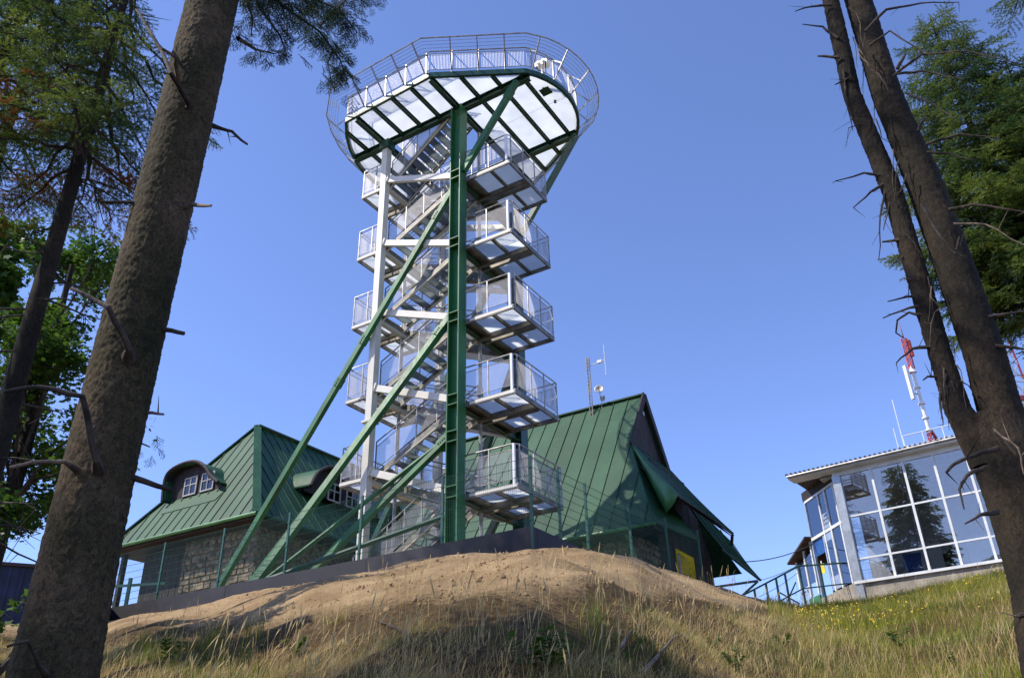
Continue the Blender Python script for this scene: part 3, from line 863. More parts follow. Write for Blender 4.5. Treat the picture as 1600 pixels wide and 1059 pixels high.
part('hip_capping', MB().bar(E0 + Vector((0, 0, .04)), AP + Vector((0, 0, .04)), .30, .06), M_roof, C1)
part('hip_capping', MB().bar(EW + Vector((0, 0, .04)), AP + Vector((0, 0, .04)), .22, .06), M_roof, C1)
part('ridge_capping', MB().bar(AP + Vector((0, 0, .05)), AP2 + Vector((0, 0, .05)), .28, .08), M_roof, C1)
# gutter + soffit
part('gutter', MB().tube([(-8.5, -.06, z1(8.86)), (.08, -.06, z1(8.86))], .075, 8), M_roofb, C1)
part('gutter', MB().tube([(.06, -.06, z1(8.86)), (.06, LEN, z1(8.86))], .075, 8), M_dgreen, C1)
part('soffit', MB().box(-8.4, 0, .02, LEN - .02, z1(8.72), z1(8.84)), M_timber, C1)
rest = []
body = stone_wall(C1, (-4.55, .75), (-.65, .75), -.4, z1(8.72), (0, -1), holes=((1.9, 2.75, 1.0, 2.3),))
part('window', MB().box(-2.65, -1.8, .84, .9, 1.05, 2.25), M_dark, body)
part('sill', MB().box(-2.95, -1.6, .62, .8, .92, 1.02), M_concrete, body)
stone_wall(C1, (-.65, .75), (-.65, LEN - .7), -.4, z1(8.72), (1, 0))
# dark timber left part with open porch
part('timber_wall', MB().box(-7.1, -4.56, .95, 1.1, -.4, z1(8.72)), M_timber, C1)
part('timber_wall', MB().box(-7.85, -7.75, 3.0, LEN - .7, -.4, z1(8.72)), M_timber, C1)
for x in (-7.85,):
    part('porch_post', MB().box(x - .09, x + .09, .45, .63, -.6, z1(8.72)), M_timber, C1)
for z in (.45, 1.35, .05):
    part('porch_rail', MB().bar((-8.2, .5, z), (-4.6, .5, z), .07, .10), M_brown, C1)
for k in range(14):
    part('plank', MB().box(-7.1 + k * .18, -6.935 + k * .18, .91 - .006 * (k % 2), .945, -.4, z1(8.70)), M_timber, C1)
if rest:
    big = MB()
    for q in rest: big.add(q.v, q.f)
    part('stone_courses', big, M_stone, C1, kind='stuff')

# eyebrow dormers --------------------------------------------------
def dormer(root, M, xs, zs, depth, mm_roof, wins, zw0, zw1, roof_s, drop=.0, label=None):
    """M maps local (u along eave, v into roof, z) to root coordinates. Arch profile (xs,zs)."""
    d = bpy.data.objects.new('dormer', None); COL.objects.link(d); d.parent = root
    if label: d['label'] = label
    nP = len(xs)
    # hood skin in strips running back to the roof
    V = []; vz = 8
    for j in range(vz + 1):
        for i in range(nP):
            f = j / vz
            back = depth[i] * f
            V.append(M(xs[i], -.25 + back, zs[i] + .10 * f * depth[i] * .5))
    fs = []
    for j in range(vz):
        for i in range(nP - 1):
            fs.append((j * nP + i, j * nP + i + 1, (j + 1) * nP + i + 1, (j + 1) * nP + i))
    mb = MB(); mb.add(V, fs); me = mb.mesh('hood')
    o = part('hood', me, mm_roof, d, smooth=True)
    sm = o.modifiers.new('thick', 'SOLIDIFY'); sm.thickness = .07
    V2 = [M(xs[i] + (.06 if i < nP / 2 else -.06), -.24 + min(depth[i], .7) * j / 2, zs[i] - .06) for j in range(3) for i in range(nP)]
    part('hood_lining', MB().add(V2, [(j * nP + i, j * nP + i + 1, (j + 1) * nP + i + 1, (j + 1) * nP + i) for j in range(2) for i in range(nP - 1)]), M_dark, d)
    # dark fascia ring
    rim = [M(x, -.27, z) for x, z in zip(xs, zs)]
    part('hood_rim', MB().tube(rim, .07, 6), M_timber, d)
    # face boards
    lo = min(zs) - .05
    f = MB(); n_ = nP
    pts = [M(xs[i], .10, zs[i] - .02) for i in range(nP)]
    base = [M(xs[i], .10, lo) for i in range(nP)]
    for i in range(nP - 1): f.add([base[i], base[i + 1], pts[i + 1], pts[i]], [(0, 1, 2, 3)])
    part('face_boards', f, M_timber, d)
    for (a, b_) in wins:
        w = MB(); y = .03; fr = .06
        for (u0, u1, w0, w1) in ((a, b_, zw0, zw0 + fr), (a, b_, zw1 - fr, zw1), (a, a + fr, zw0 + fr, zw1 - fr), (b_ - fr, b_, zw0 + fr, zw1 - fr),
                                 ((a + b_) / 2 - .02, (a + b_) / 2 + .02, zw0 + fr, zw1 - fr), (a + fr, b_ - fr, zw0 + (zw1 - zw0) * .55, zw0 + (zw1 - zw0) * .55 + .04)):
            P8 = [M(u0, y, w0), M(u1, y, w0), M(u1, y, w1), M(u0, y, w1), M(u0, y + .05, w0), M(u1, y + .05, w0), M(u1, y + .05, w1), M(u0, y + .05, w1)]
            w.add(P8, [(0, 1, 2, 3), (7, 6, 5, 4), (0, 4, 5, 1), (1, 5, 6, 2), (2, 6, 7, 3), (3, 7, 4, 0)])
        part('window_frame', w, M_frame, d)
        part('pane', MB().add([M(a + fr, y + .03, zw0 + fr), M(b_ - fr, y + .03, zw0 + fr), M(b_ - fr, y + .03, zw1 - fr), M(a + fr, y + .03, zw1 - fr)], [(0, 1, 2, 3)]), M_glass3, d)
    return d
def smooth_profile(pts, n):
    out = []
    for i in range(len(pts) - 1):
        p0 = Vector(pts[max(i - 1, 0)]); p1 = Vector(pts[i]); p2 = Vector(pts[i + 1]); p3 = Vector(pts[min(i + 2, len(pts) - 1)])
        for k in range(n):
            t = k / n
            out.append(.5 * ((2 * p1) + (-p0 + p2) * t + (2 * p0 - 5 * p1 + 4 * p2 - p3) * t * t + (-p0 + 3 * p1 - 3 * p2 + p3) * t ** 3))
    out.append(Vector(pts[-1])); return out
pr = smooth_profile([(-6.42, z1(10.68)), (-6.5, z1(11.55)), (-6.25, z1(11.93)), (-5.5, z1(12.08)), (-4.7, z1(12.0)), (-4.1, z1(11.65)), (-3.7, z1(11.22)), (-3.2, z1(10.85))], 4)
xs_ = [p[0] for p in pr]; zs_ = [p[1] for p in pr]
dep = [max(.35, (z - z1(8.9)) / 1.68 - .95 + (z - z1(10.7)) * .35 + .3) for z in zs_]
dormer(C1, lambda u, v_, z: Vector((u, 1.0 + v_, z)), xs_, zs_, dep, M_roof, [(-5.62, -4.86), (-4.60, -3.86)], z1(10.78), z1(11.55), 1.68, label='eyebrow dormer with two white windows')
part('flashing', MB().poly([(-6.3, .70, z1(10.13)), (-3.2, .70, z1(10.13)), (-3.0, .95, z1(10.56)), (-6.4, .95, z1(10.56))], .03), M_roof, C1)
# dormer on the side facing the tower
pr = smooth_profile([(3.2, z1(10.9)), (3.6, z1(11.6)), (4.4, z1(12.0)), (5.6, z1(11.95)), (7.2, z1(11.9)), (8.4, z1(11.6)), (9.2, z1(10.8))], 4)
xs_ = [p[0] for p in pr]; zs_ = [p[1] for p in pr]
dep = [max(.4, (z - z1(8.9)) / 1.26 - .9 + (z - z1(10.8)) * .5 + .2) for z in zs_]
dormer(C1, lambda u, v_, z: Vector((-1.0 - v_, u, z)), xs_, zs_, dep, M_roof, [(4.5, 5.25), (5.6, 6.35), (6.7, 7.45), (7.7, 8.4)], z1(10.72), z1(11.5), 1.26, label='long eyebrow dormer facing the tower')

# ================================================================== RIGHT CABIN (steep gable with flared entrance roof)
C2 = thing('steep_roof_chalet', 'chalet with tall green standing seam roof and dark timber gable right of the tower', 'house', (GX, GY, 4.8), RZ)
ye, ze = 6.56, z1(7.4); yr, zr = 10.85, z1(13.85); XG = 1.42; XL = -7.6
gb0 = Vector((XG, 9.07, z1(11.17))); gb1 = Vector((XG, 12.63, z1(11.17)))
slp = (zr - ze) / (yr - ye)
def onf(x, z): return Vector((x, ye + (z - ze) / slp, z))
front = [Vector((XL, ye, ze)), Vector((3.02, ye, ze)), gb0, Vector((XG, yr, zr)), Vector((XL, yr, zr))]
clad(C2, front, (1, 0, 0), .62, M_roof, offset=.3, rib=.035)
yb = 2 * yr - ye
back = [Vector((XL, yb, ze)), Vector((3.02, yb, ze)), gb1, Vector((XG, yr, zr)), Vector((XL, yr, zr))]
clad(C2, back, (1, 0, 0), 1.2, M_roof)
part('ridge_capping', MB().bar((XL, yr, zr + .03), (XG, yr, zr + .03), .25, .06), M_roof, C2)
# barge boards
for gb in (gb0, gb1):
    part('barge_board', MB().bar((XG + .03, yr, zr + .02), (XG + .03, gb.y, gb.z), .07, .26), M_timber, C2)
# gable boards
nb = 14
for i in range(nb):
    y0 = gb0.y + (gb1.y - gb0.y) * i / nb; y1 = gb0.y + (gb1.y - gb0.y) * (i + 1) / nb - .008
    def ztop(y): return zr - abs(y - yr) * (zr - gb0.z) / (yr - gb0.y) - .05
    ym = (y0 + y1) / 2
    zt0, zt1 = ztop(y0), ztop(y1)
    lo = gb0.z - .02
    part('gable_board', MB().add([(XG - .12, y0, lo), (XG - .12, y1, lo), (XG - .12, y1, max(lo + .05, zt1)), (XG - .12, y0, max(lo + .05, zt0)),
        (XG - .18, y0, lo), (XG - .18, y1, lo), (XG - .18, y1, max(lo + .05, zt1)), (XG - .18, y0, max(lo + .05, zt0))],
        [(0, 1, 2, 3), (7, 6, 5, 4), (0, 4, 5, 1), (1, 5, 6, 2), (2, 6, 7, 3), (3, 7, 4, 0)]), M_timber, C2)
part('gable_light', MB().tube([(XG - .12, yr - .5, zr - 1.0), (XG + .12, yr - .5, zr - 1.0)], .09, 8), M_galv, C2)
# flared skirt below the gable: left hip strip, canopy, right strip
E_ = Vector((3.02, ye, ze))
sk1 = [gb0, E_, Vector((3.32, 7.9, z1(7.28))), Vector((2.9, 8.3, z1(8.0)))]
def sheet(name, grid, mm, root, thick=.06, smooth=True):
    nr_, nc_ = len(grid), len(grid[0]); V = [p for r_ in grid for p in r_]
    fs = [(i * nc_ + j, i * nc_ + j + 1, (i + 1) * nc_ + j + 1, (i + 1) * nc_ + j) for i in range(nr_ - 1) for j in range(nc_ - 1)]
    o = part(name, MB().add(V, fs), mm, root, smooth=smooth); s = o.modifiers.new('thick', 'SOLIDIFY'); s.thickness = thick; s.offset = 0
    return o
def lerp(a, b_, t): return Vector(a) * (1 - t) + Vector(b_) * t
def flare(top0, top1, bot0, bot1, nc, nr, sag):
    g = []
    for i in range(nr + 1):
        f = i / nr; row = []
        for j in range(nc + 1):
            u = j / nc
            p = lerp(lerp(top0, top1, u), lerp(bot0, bot1, u), f)
            p.z -= sag * math.sin(PI * f) ; p.x -= sag * .5 * math.sin(PI * f)
            row.append(p)
        g.append(row)
    return g
sheet('skirt_sheet', flare(gb0 + Vector((0, 0, 0)), gb0 + Vector((0, .5, 0)), E_, Vector((3.5, 9.2, z1(7.3))), 6, 8, .12), M_roof, C2)
# canopy panels
NC = 8
for k in range(NC):
    u0, u1 = k / NC, (k + 1) / NC
    t0, t1 = gb0 + Vector((.03, .0, .06)), gb1 + Vector((.03, .15, .06))
    b0, b1 = Vector((3.75, 6.95, z1(8.25))), Vector((3.75, 12.3, z1(8.2)))
    g = flare(lerp(t0, t1, u0 + .002), lerp(t0, t1, u1 - .002), lerp(b0, b1, u0 + .002), lerp(b0, b1, u1 - .002), 1, 8, .05)
    sheet('canopy_sheet', g, M_roof, C2, .04)
    for a_ in (u1,):
        ln = [r_[1] + Vector((.02, 0, .03)) for r_ in g]
        part('seam', MB().tube(ln, .018, 4), M_roof, C2)
# canopy left curl in brighter sheet
g = []
for i in range(7):
    f = i / 6
    top = lerp(gb0 + Vector((.03, 0, 0)), Vector((3.75, 6.95, z1(8.25))), f); top.z -= .05 * math.sin(PI * f) - .03; top.x -= .03 * math.sin(PI * f)
    bot = lerp(gb0 + Vector((.02, .1, -.05)), Vector((3.2, 7.2, z1(7.85))), f)
    g.append([top, lerp(top, bot, .5) + Vector((.0, .0, -.05)), bot])
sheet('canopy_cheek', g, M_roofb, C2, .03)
part('canopy_edge', MB().tube([(3.75, 6.95, z1(8.22)), (3.8, 9.6, z1(8.20)), (3.75, 12.3, z1(8.17))], .03, 6), M_timber, C2)
part('canopy_tip', MB().bar((3.72, 12.25, z1(8.16)), (3.6, 12.4, z1(7.85)), .07, .12), M_timber, C2)
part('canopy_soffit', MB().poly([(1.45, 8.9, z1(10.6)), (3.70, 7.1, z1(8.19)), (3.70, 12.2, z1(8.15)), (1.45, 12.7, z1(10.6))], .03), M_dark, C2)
# right hand skirt
NS = 5
for k in range(NS):
    u0, u1 = k / NS, (k + 1) / NS
    t0, t1 = Vector((1.75, 12.6, z1(10.3))), Vector((3.25, 13.5, z1(8.30)))
    b0, b1 = Vector((3.2, 12.5, z1(7.8))), Vector((3.95, 14.1, z1(6.86)))
    g = flare(lerp(t0, t1, u0 + .002), lerp(t0, t1, u1 - .002), lerp(b0, b1, u0 + .002), lerp(b0, b1, u1 - .002), 1, 8, .06)
    sheet('skirt_sheet', g, M_roof, C2, .04)
    part('seam', MB().tube([r_[1] + Vector((.02, 0, .03)) for r_ in g], .018, 4), M_roof, C2)
part('eave_edge', MB().tube([(3.2, 12.4, z1(7.75)), (3.7, 13.4, z1(7.15)), (3.97, 14.15, z1(6.84))], .05, 6), M_dgreen, C2)
part('eave_bracket', MB().bar((3.9, 14.0, z1(6.80)), (2.2, 13.2, z1(6.62)), .07, .08).bar((3.9, 14.0, z1(6.78)), (2.6, 13.4, z1(5.7)), .07, .08), M_dgreen, C2)
# walls
rest = []
stone_wall(C2, (XL + .5, 7.35), (2.0, 7.35), -.3, ze - .02, (0, -1))
stone_wall(C2, (2.0, 7.35), (2.0, 9.3), -.3, ze + .0, (1, 0))
if rest:
    big = MB()
    for q in rest: big.add(q.v, q.f)
    part('stone_courses', big, M_stone, C2, kind='stuff')
part('soffit', MB().box(XL, 2.98, ye + .04, ye + .85, ze - .12, ze - .04), M_timber, C2)
part('gutter', MB().tube([(XL, ye - .05, ze - .02), (3.06, ye - .05, ze - .02)], .06, 8), M_roofb, C2)
for k in range(16):
    part('plank', MB().box(1.92, 2.0 - .006 * (k % 2), 9.3 + k * .34, 9.63 + k * .34, -.3, z1(10.6) - max(0, (k - 9)) * .38), M_timber, C2)
part('eave_bracket', MB().bar((.4, 6.75, ze - .1), (.4, 7.3, ze - .9), .1, .12).bar((.4, 6.7, ze - .12), (.4, 7.3, ze - .12), .1, .12), M_roofb, C2)
part('eave_bracket', MB().bar((1.95, 6.75, ze - .1), (1.95, 7.3, ze - .9), .1, .12).bar((1.95, 6.7, ze - .12), (1.95, 7.3, ze - .12), .1, .12), M_roofb, C2)
part('door', MB().box(2.0, 2.06, 10.2, 11.1, -.2, 1.9), M_brown, C2)
part('chalet_side_wall', MB().box(XL + .5, XL + .6, 7.4, 14.3, -.3, ze), M_timber, C2)
part('rear_wall', MB().box(XL + .5, 2.0, 14.3, 14.4, -.3, ze), M_timber, C2)

# aerial mast on the ridge
am = thing('aerial_mast', 'lattice aerial mast with a side dipole rising from the chalet ridge', 'antenna', tw(-.78, 10.6, 13.3), RZ)
mb = MB()
for (x, y) in ((-.06, -.04), (.06, -.04), (0, .07)):
    part('mast_leg', MB().tube([(x, y, 0), (x, y, 2.75)], .024, 5), M_galvd, am)
for k in range(16):
    z = .1 + k * .165; pts_ = [(-.06, -.04), (.06, -.04), (0, .07)]
    for i in range(3):
        a = pts_[i]; b_ = pts_[(i + 1) % 3]; mb.tube([(a[0], a[1], z), (b_[0], b_[1], z + .165)], .009, 4)
part('lattice', mb, M_galvd, am)
part('arm', MB().tube([(0, 0, 2.35), (.75, .0, 2.45)], .02, 5), M_mwhite, am)
part('insulator', MB().box(.42, .62, -.05, .05, 2.37, 2.5), M_mwhite, am)
part('dipole', MB().tube([(.76, 0, 1.75), (.76, 0, 3.15)], .012, 5), M_mwhite, am)
def dish(name, label, loc, r, rx, rz):
    d = thing(name, label, 'satellite dish', loc, rz)
    V = []; fs = []; nA, nR = 20, 5
    V.append((0, 0, 0))
    for j in range(1, nR + 1):
        rr = r * j / nR
        for k in range(nA):
            a = 2 * PI * k / nA; V.append((rr * math.cos(a), -.35 * (rr * rr) / r * .6, rr * math.sin(a)))
    for k in range(nA): fs.append((0, 1 + k, 1 + (k + 1) % nA))
    for j in range(nR - 1):
        for k in range(nA):
            a = 1 + j * nA + k; b_ = 1 + j * nA + (k + 1) % nA; fs.append((a, a + nA, b_ + nA, b_))
    o = part('reflector', MB().add(V, fs), M_galv, d, smooth=True); s = o.modifiers.new('t', 'SOLIDIFY'); s.thickness = .015
    o.rotation_euler = (rx, 0, 0)
    part('feed_arm', MB().tube([(0, -.02, -r * .8), (0, -.55 * r - .1, .0)], .012, 5).box(-.03, .03, -.55 * r - .16, -.55 * r - .06, -.03, .03), M_galvd, d)
    part('bracket', MB().tube([(0, .02, 0), (0, .1, 0), (0, .1, -r - .25)], .018, 6), M_galvd, d)
    return d
dish('satellite_dish', 'round grey satellite dish beside the aerial mast on the chalet ridge', tw(-.42, 10.7, 14.55), .19, -.25, RZ + .3)
dish('satellite_dish', 'smaller lower dish at the foot of the aerial mast', tw(-.32, 10.7, 14.1), .12, -.1, RZ + .8)

# ================================================================== STATION WITH GLASS FRONT
SS = 1.45
Fd = Vector((.794, -.607, 0))        # to the right along the facade
S0 = Vector((9.0, 22.57, 0)) * SS
ST = thing('glass_station', 'glass fronted lift station with white mullions and brown corrugated roof at the right', 'station building', (S0.x, S0.y, 0), math.atan2(-.607, .794))
def sz(z): return z * SS
# local: x along facade to the right, y back into the building. local mullion positions
MU = [0.0, .90 * SS, 1.74 * SS, 2.50 * SS, 3.28 * SS, 4.08 * SS, 4.9 * SS]
zs3 = [sz(4.72), sz(5.29), sz(6.44), sz(7.60)]
part('corner_column', MB().box(-.22, .10, -.12, .22, sz(4.0), sz(7.62)), M_alu, ST)
for i, x in enumerate(MU[1:], 1):
    part('mullion', MB().box(x - .045, x + .045, -.04, .05, zs3[0], zs3[3]), M_white, ST)
for i, z in enumerate(zs3[1:3]):
    part('transom', MB().box(.1, MU[-1], -.034, .044, z - .032, z + .032), M_white, ST)
part('sill', MB().box(-.2, MU[-1] + .2, -.16, .06, zs3[0] - .10, zs3[0] - .002), M_white, ST)
for i in range(len(MU) - 1):
    for k in range(3):
        x0 = (.10 if i == 0 else MU[i] + .035); x1 = MU[i + 1] - .035
        part('pane', MB().box(x0, x1, .0, .012, zs3[k] + (.032 if k else 0), zs3[k + 1] - (.032 if k < 2 else 0)), M_glass, ST)
part('plinth', MB().box(.1, MU[-1] + 1.5, -.06, .3, sz(3.6), zs3[0] - .102), M_concrete, ST)
part('header', MB().box(-.2, MU[-1] + .3, -.05, .3, zs3[3] + .002, sz(7.78)), M_white, ST)
# chamfer wall (135 deg): runs back from the corner; in local axes direction (-0.707, 0.707)
CHR = bpy.data.objects.new('entrance_bay', None); COL.objects.link(CHR); CHR.parent = ST
cd = Vector((-.14, .99, 0)); cdl = Vector((cd.dot(Fd), cd.dot(Vector((.607, .794, 0))), 0)).normalized()
CHR.location = (-.12, .15, 0); CHR.rotation_euler = (0, 0, math.atan2(cdl.y, cdl.x))
# in this frame x runs back along the bay, -y... camera side is y>0?
CW = 2.05 * SS; ztr = sz(6.4)
def cb(x0, x1, y0, y1, z0_, z1_): return MB().box(x0, x1, -y1, -y0, z0_, z1_)   # here -y is inside
for x in (.35, 1.15, 1.75, CW):
    part('jamb', cb(x - .045, x + .045, -.05, .05, sz(4.75), sz(7.5)), M_white if x < 2 else M_alu, CHR)
part('transom', cb(.0, CW, -.055, .055, ztr - .06, ztr + .06), M_white, CHR)
part('head', cb(.0, CW, -.05, .05, sz(7.5), sz(7.56)), M_white, CHR)
part('fascia_board', cb(-.05, CW + .1, -.05, .05, sz(7.56), sz(7.84)), M_timber, CHR)
part('pane', cb(.4, 1.1, -.006, .006, ztr + .06, sz(7.5)), M_glass2, CHR)
part('pane', cb(1.2, 1.7, -.006, .006, ztr + .06, sz(7.5)), M_glass2, CHR)
part('pane', cb(1.8, CW - .05, -.006, .006, ztr + .06, sz(7.5)), M_glass2, CHR)
part('pane', cb(.4, 1.1, -.006, .006, sz(4.8), ztr - .06), M_glass2, CHR)
part('door', cb(1.2, 2.0, -.03, .03, sz(4.8), ztr - .10), M_alu, CHR)
part('door_pane', cb(1.3, 1.9, -.04, .04, sz(5.15), ztr - .4), M_glass2, CHR)
part('blue_panel', cb(1.8, CW - .05, .03, .06, sz(5.9), ztr - .06), M_blue, CHR)
part('blue_panel', cb(.1, .3, .03, .06, sz(5.6), ztr - .06), M_blue, CHR)
# roof with corrugated edge
rx0, rx1 = -1.9, MU[-1] + 2.2
o = part('roof', MB().box(rx0, rx1, -.45, 7.5, sz(7.80), sz(7.84)), M_corr, ST)
part('gutter', MB().tube([(rx0, -.47, sz(7.80)), (rx1, -.47, sz(7.83))], .05, 8), M_galv, ST)
part('soffit', MB().box(rx0, rx1, -.42, .3, sz(7.745), sz(7.79)), M_white, ST)
k = 0; x = rx0
while x < rx1:
    part('corrugation', MB().tube([(x, -.50, sz(7.86)), (x, 7.5, sz(7.90))], .055, 6), M_corr, ST); x += .19
# interior
part('floor', MB().box(-.1, MU[-1] + 2, .2, 6.5, sz(4.55), sz(4.60)), M_room, ST)
part('back_wall', MB().box(-.9, MU[-1] + 2, 5.2, 5.35, sz(4.3), sz(7.75)), M_room, ST)
part('ceiling', MB().box(-.8, MU[-1] + 2, .25, 5.2, sz(7.66), sz(7.72)), M_room, ST)
part('side_wall', MB().box(MU[-1] + 1.9, MU[-1] + 2, -.1, 5.3, sz(4.3), sz(7.75)), M_room, ST)
part('inner_window', MB().box(.9, 2.1, 5.12, 5.19, sz(5.2), sz(6.2)), M_white, ST)
part('inner_window', MB().box(3.1, 4.2, 5.12, 5.19, sz(5.2), sz(6.2)), M_white, ST)
part('inner_column', MB().box(1.9, 2.1, 2.4, 2.6, sz(4.6), sz(7.66)), M_white, ST)
# entrance annex (small lean-to)
AX = bpy.data.objects.new('annex', None); COL.objects.link(AX); AX.parent = ST
AX.location = CHR.location + Matrix.Rotation(CHR.rotation_euler.z, 3, 'Z') @ Vector((2.1 * SS, 0, 0)); AX.rotation_euler = (0, 0, CHR.rotation_euler.z)
part('annex_roof', MB().poly([(-.1, .35, sz(6.50)), (1.95, .35, sz(6.06)), (1.95, -1.6, sz(6.06)), (-.1, -1.6, sz(6.50))], .08, (0, 0, 1)), M_corr, AX)
part('annex_post', cb(1.72, 1.82, -.05, .05, sz(4.9), sz(6.05)), M_white, AX)
part('annex_post', cb(.85, .95, -.05, .05, sz(4.9), sz(6.25)), M_white, AX)
part('annex_post', cb(.1, .2, -.05, .05, sz(4.9), sz(6.42)), M_white, AX)
part('annex_window', cb(.96, 1.71, -.01, .01, sz(5.25), sz(6.06)), M_glass2, AX)
part('annex_window', cb(.21, .84, -.01, .01, sz(5.25), sz(6.2)), M_glass2, AX)
part('annex_panel', cb(.9, 1.85, -.05, -.02, sz(4.62), sz(5.0)), M_alu, AX)
part('annex_panel', cb(.9, 1.85, -.055, -.025, sz(5.0) + .01, sz(5.2)), M_alu, AX)
part('annex_slots', cb(1.62, 1.7, -.06, -.055, sz(5.05), sz(5.14)).box(1.25, 1.5, .055, .06, sz(5.09), sz(5.12)).box(1.02, 1.1, .055, .06, sz(5.05), sz(5.14)), M_dark, AX)
part('annex_back', cb(0, 1.85, 1.5, 1.55, sz(4.9), sz(6.05)), M_timber, AX)
part('bay_plinth', cb(-.1, CW + 2.2, -.06, .06, sz(3.9), sz(4.74)), M_concrete, CHR)
part('annex_base', cb(.0, 1.0, -.1, .0, sz(4.6), sz(4.85)), M_roofb, AX)
bpy.context.view_layer.update()
SM = ST.matrix_world.copy()
def st(x, y, z): return SM @ Vector((x, y, z))
SRZ = ST.rotation_euler.z
# paper sign behind the bay window, rows of blurred print
CM = CHR.matrix_world.copy()
sg = thing('paper_sign', 'pale paper sign with three rows of dark print in the upper entrance window', 'sign', CM @ Vector((1.17, .02, sz(6.47))), SRZ + CHR.rotation_euler.z)
part('sheet', MB().box(.02, .60, -.004, .0, .0, .62), M_alu, sg)
mb = MB()
for k, (n_, off) in enumerate(((5, .10), (6, .06), (7, .04))):
    for i in range(n_):
        x = .54 - off - i * .068; z = .47 - k * .16
        mb.box(x - .05, x - .036, .001, .004, z, z + .085)
        if (i + k) % 3: mb.box(x - .02, x - .008, .001, .004, z, z + .085)
        if (i + k) % 2: mb.box(x - .036, x - .02, .001, .004, z + .036 * (i % 3), z + .036 * (i % 3) + .014)
part('print', mb, M_text, sg, kind='stuff')
# bird silhouettes stuck to the panes
def bird(label, x, z, w, a):
    o = thing('bird_sticker', label, 'window sticker', st(x, -.006, z), SRZ, 'bird silhouette stickers on the station glass')
    P = [(-1, .35), (-.55, .12), (-.18, .02), (0, .16), (.12, .04), (.5, .10), (1, .42), (.45, -.05), (.12, -.14), (0, -.30), (-.14, -.14), (-.6, -.02)]
    c, s_ = math.cos(a), math.sin(a)
    part('silhouette', MB().poly([(w * (p[0] * c - p[1] * s_), 0, w * (p[0] * s_ + p[1] * c)) for p in P], .003, (0, -1, 0)), M_text, o)
bird('dark bird sticker high on the leftmost station pane', .70, sz(7.15), .26, -.5)
bird('dark bird sticker on the middle left station pane', .78, sz(5.95), .28, .12)
# blue wheelie bin inside
bn = thing('wheelie_bin', 'blue wheelie bin standing behind the low station window', 'bin', st(MU[1] + .55, .75, sz(4.60)), SRZ + .25)
m_ = MB(); m_.add([(-.24, -.26, 0), (.24, -.26, 0), (.24, .26, 0), (-.24, .26, 0), (-.30, -.36, .93), (.30, -.36, .93), (.30, .34, .93), (-.30, .34, .93)],
       [(3, 2, 1, 0), (4, 5, 6, 7), (0, 1, 5, 4), (1, 2, 6, 5), (2, 3, 7, 6), (3, 0, 4, 7)])
part('body', m_, M_bin, bn)
part('lid', MB().box(-.33, .33, -.39, .38, .935, .985), M_bin, bn)
part('rim', MB().box(-.325, .325, -.385, .365, .88, .93), M_bin, bn)
for x in (-.25, .25):
    part('wheel', MB().tube([(x - .03, .30, .10), (x + .03, .30, .10)], .10, 12), M_cable, bn)
part('handle', MB().tube([(-.2, .40, .9), (-.2, .46, .92), (.2, .46, .92), (.2, .40, .9)], .015, 6), M_bin, bn)
# seated person inside
def skin_body(name, joints, edges, m, parent, sub=2):
    me = bpy.data.meshes.new(name); me.from_pydata([j[0] for j in joints], edges, []); me.update()
    me.materials.append(m)
    o = bpy.data.objects.new(name, me); COL.objects.link(o); o.parent = parent
    md = o.modifiers.new('skin', 'SKIN')
    for i, j in enumerate(joints):
        me.skin_vertices[0].data[i].radius = (j[1], j[1] * (j[2] if len(j) > 2 else 1))
    me.skin_vertices[0].data[0].use_root = True
    s = o.modifiers.new('sub', 'SUBSURF'); s.levels = sub; s.render_levels = sub
    md.use_smooth_shade = True
    return o
pe = thing('person', 'person in a dark jacket and grey cap seated behind the low station window', 'person', st(MU[3] - .38, .8, sz(4.60) - .05), SRZ + 2.4)
J = [((0, 0, .50), .15), ((0, .02, .68), .14), ((0, .03, .88), .155), ((0, .02, 1.0), .06), ((0, 0, 1.08), .055),
     ((-.19, .02, .93), .06), ((-.25, -.05, .72), .048), ((-.16, -.25, .66), .038), ((-.10, -.32, .66), .03),
     ((.19, .02, .93), .06), ((.25, -.05, .72), .048), ((.16, -.25, .66), .038), ((.10, -.32, .66), .03),
     ((-.10, -.10, .47), .095), ((-.12, -.42, .47), .075), ((-.12, -.44, .12), .05), ((-.12, -.56, .06), .04),
     ((.10, -.10, .47), .095), ((.12, -.42, .47), .075), ((.12, -.44, .12), .05), ((.12, -.56, .06), .04)]
Ed = [(0, 1), (1, 2), (2, 3), (3, 4), (2, 5), (5, 6), (6, 7), (7, 8), (2, 9), (9, 10), (10, 11), (11, 12), (0, 13), (13, 14), (14, 15), (15, 16), (0, 17), (17, 18), (18, 19), (19, 20)]
skin_body('body', J, Ed, M_jacket, pe)
def ico(r, loc, sc=(1, 1, 1), sub=2):
    bm = bmesh.new(); bmesh.ops.create_icosphere(bm, subdivisions=sub, radius=r)
    for v in bm.verts: v.co = Vector((v.co.x * sc[0] + loc[0], v.co.y * sc[1] + loc[1], v.co.z * sc[2] + loc[2]))
    me = bpy.data.meshes.new('m'); bm.to_mesh(me); bm.free(); return me
hd = part('head', ico(.095, (0, -.01, 1.18), (.85, 1.0, 1.2)), M_skin, pe, smooth=True)
part('nose', ico(.018, (0, -.105, 1.165), (1, 1, 1.4), 1), M_skin, hd)
for x in (-.033, .033): part('eye', ico(.010, (x, -.095, 1.19), (1, .6, .7), 1), M_text, hd)
for x in (-.083, .083): part('ear', ico(.024, (x, 0, 1.175), (.5, .8, 1.2), 1), M_skin, hd)
part('mouth', ico(.02, (0, -.093, 1.125), (1.1, .4, .3), 1), M_red, hd)
part('cap', ico(.102, (0, .01, 1.225), (.9, 1.02, .85)), M_hair, pe, smooth=True)
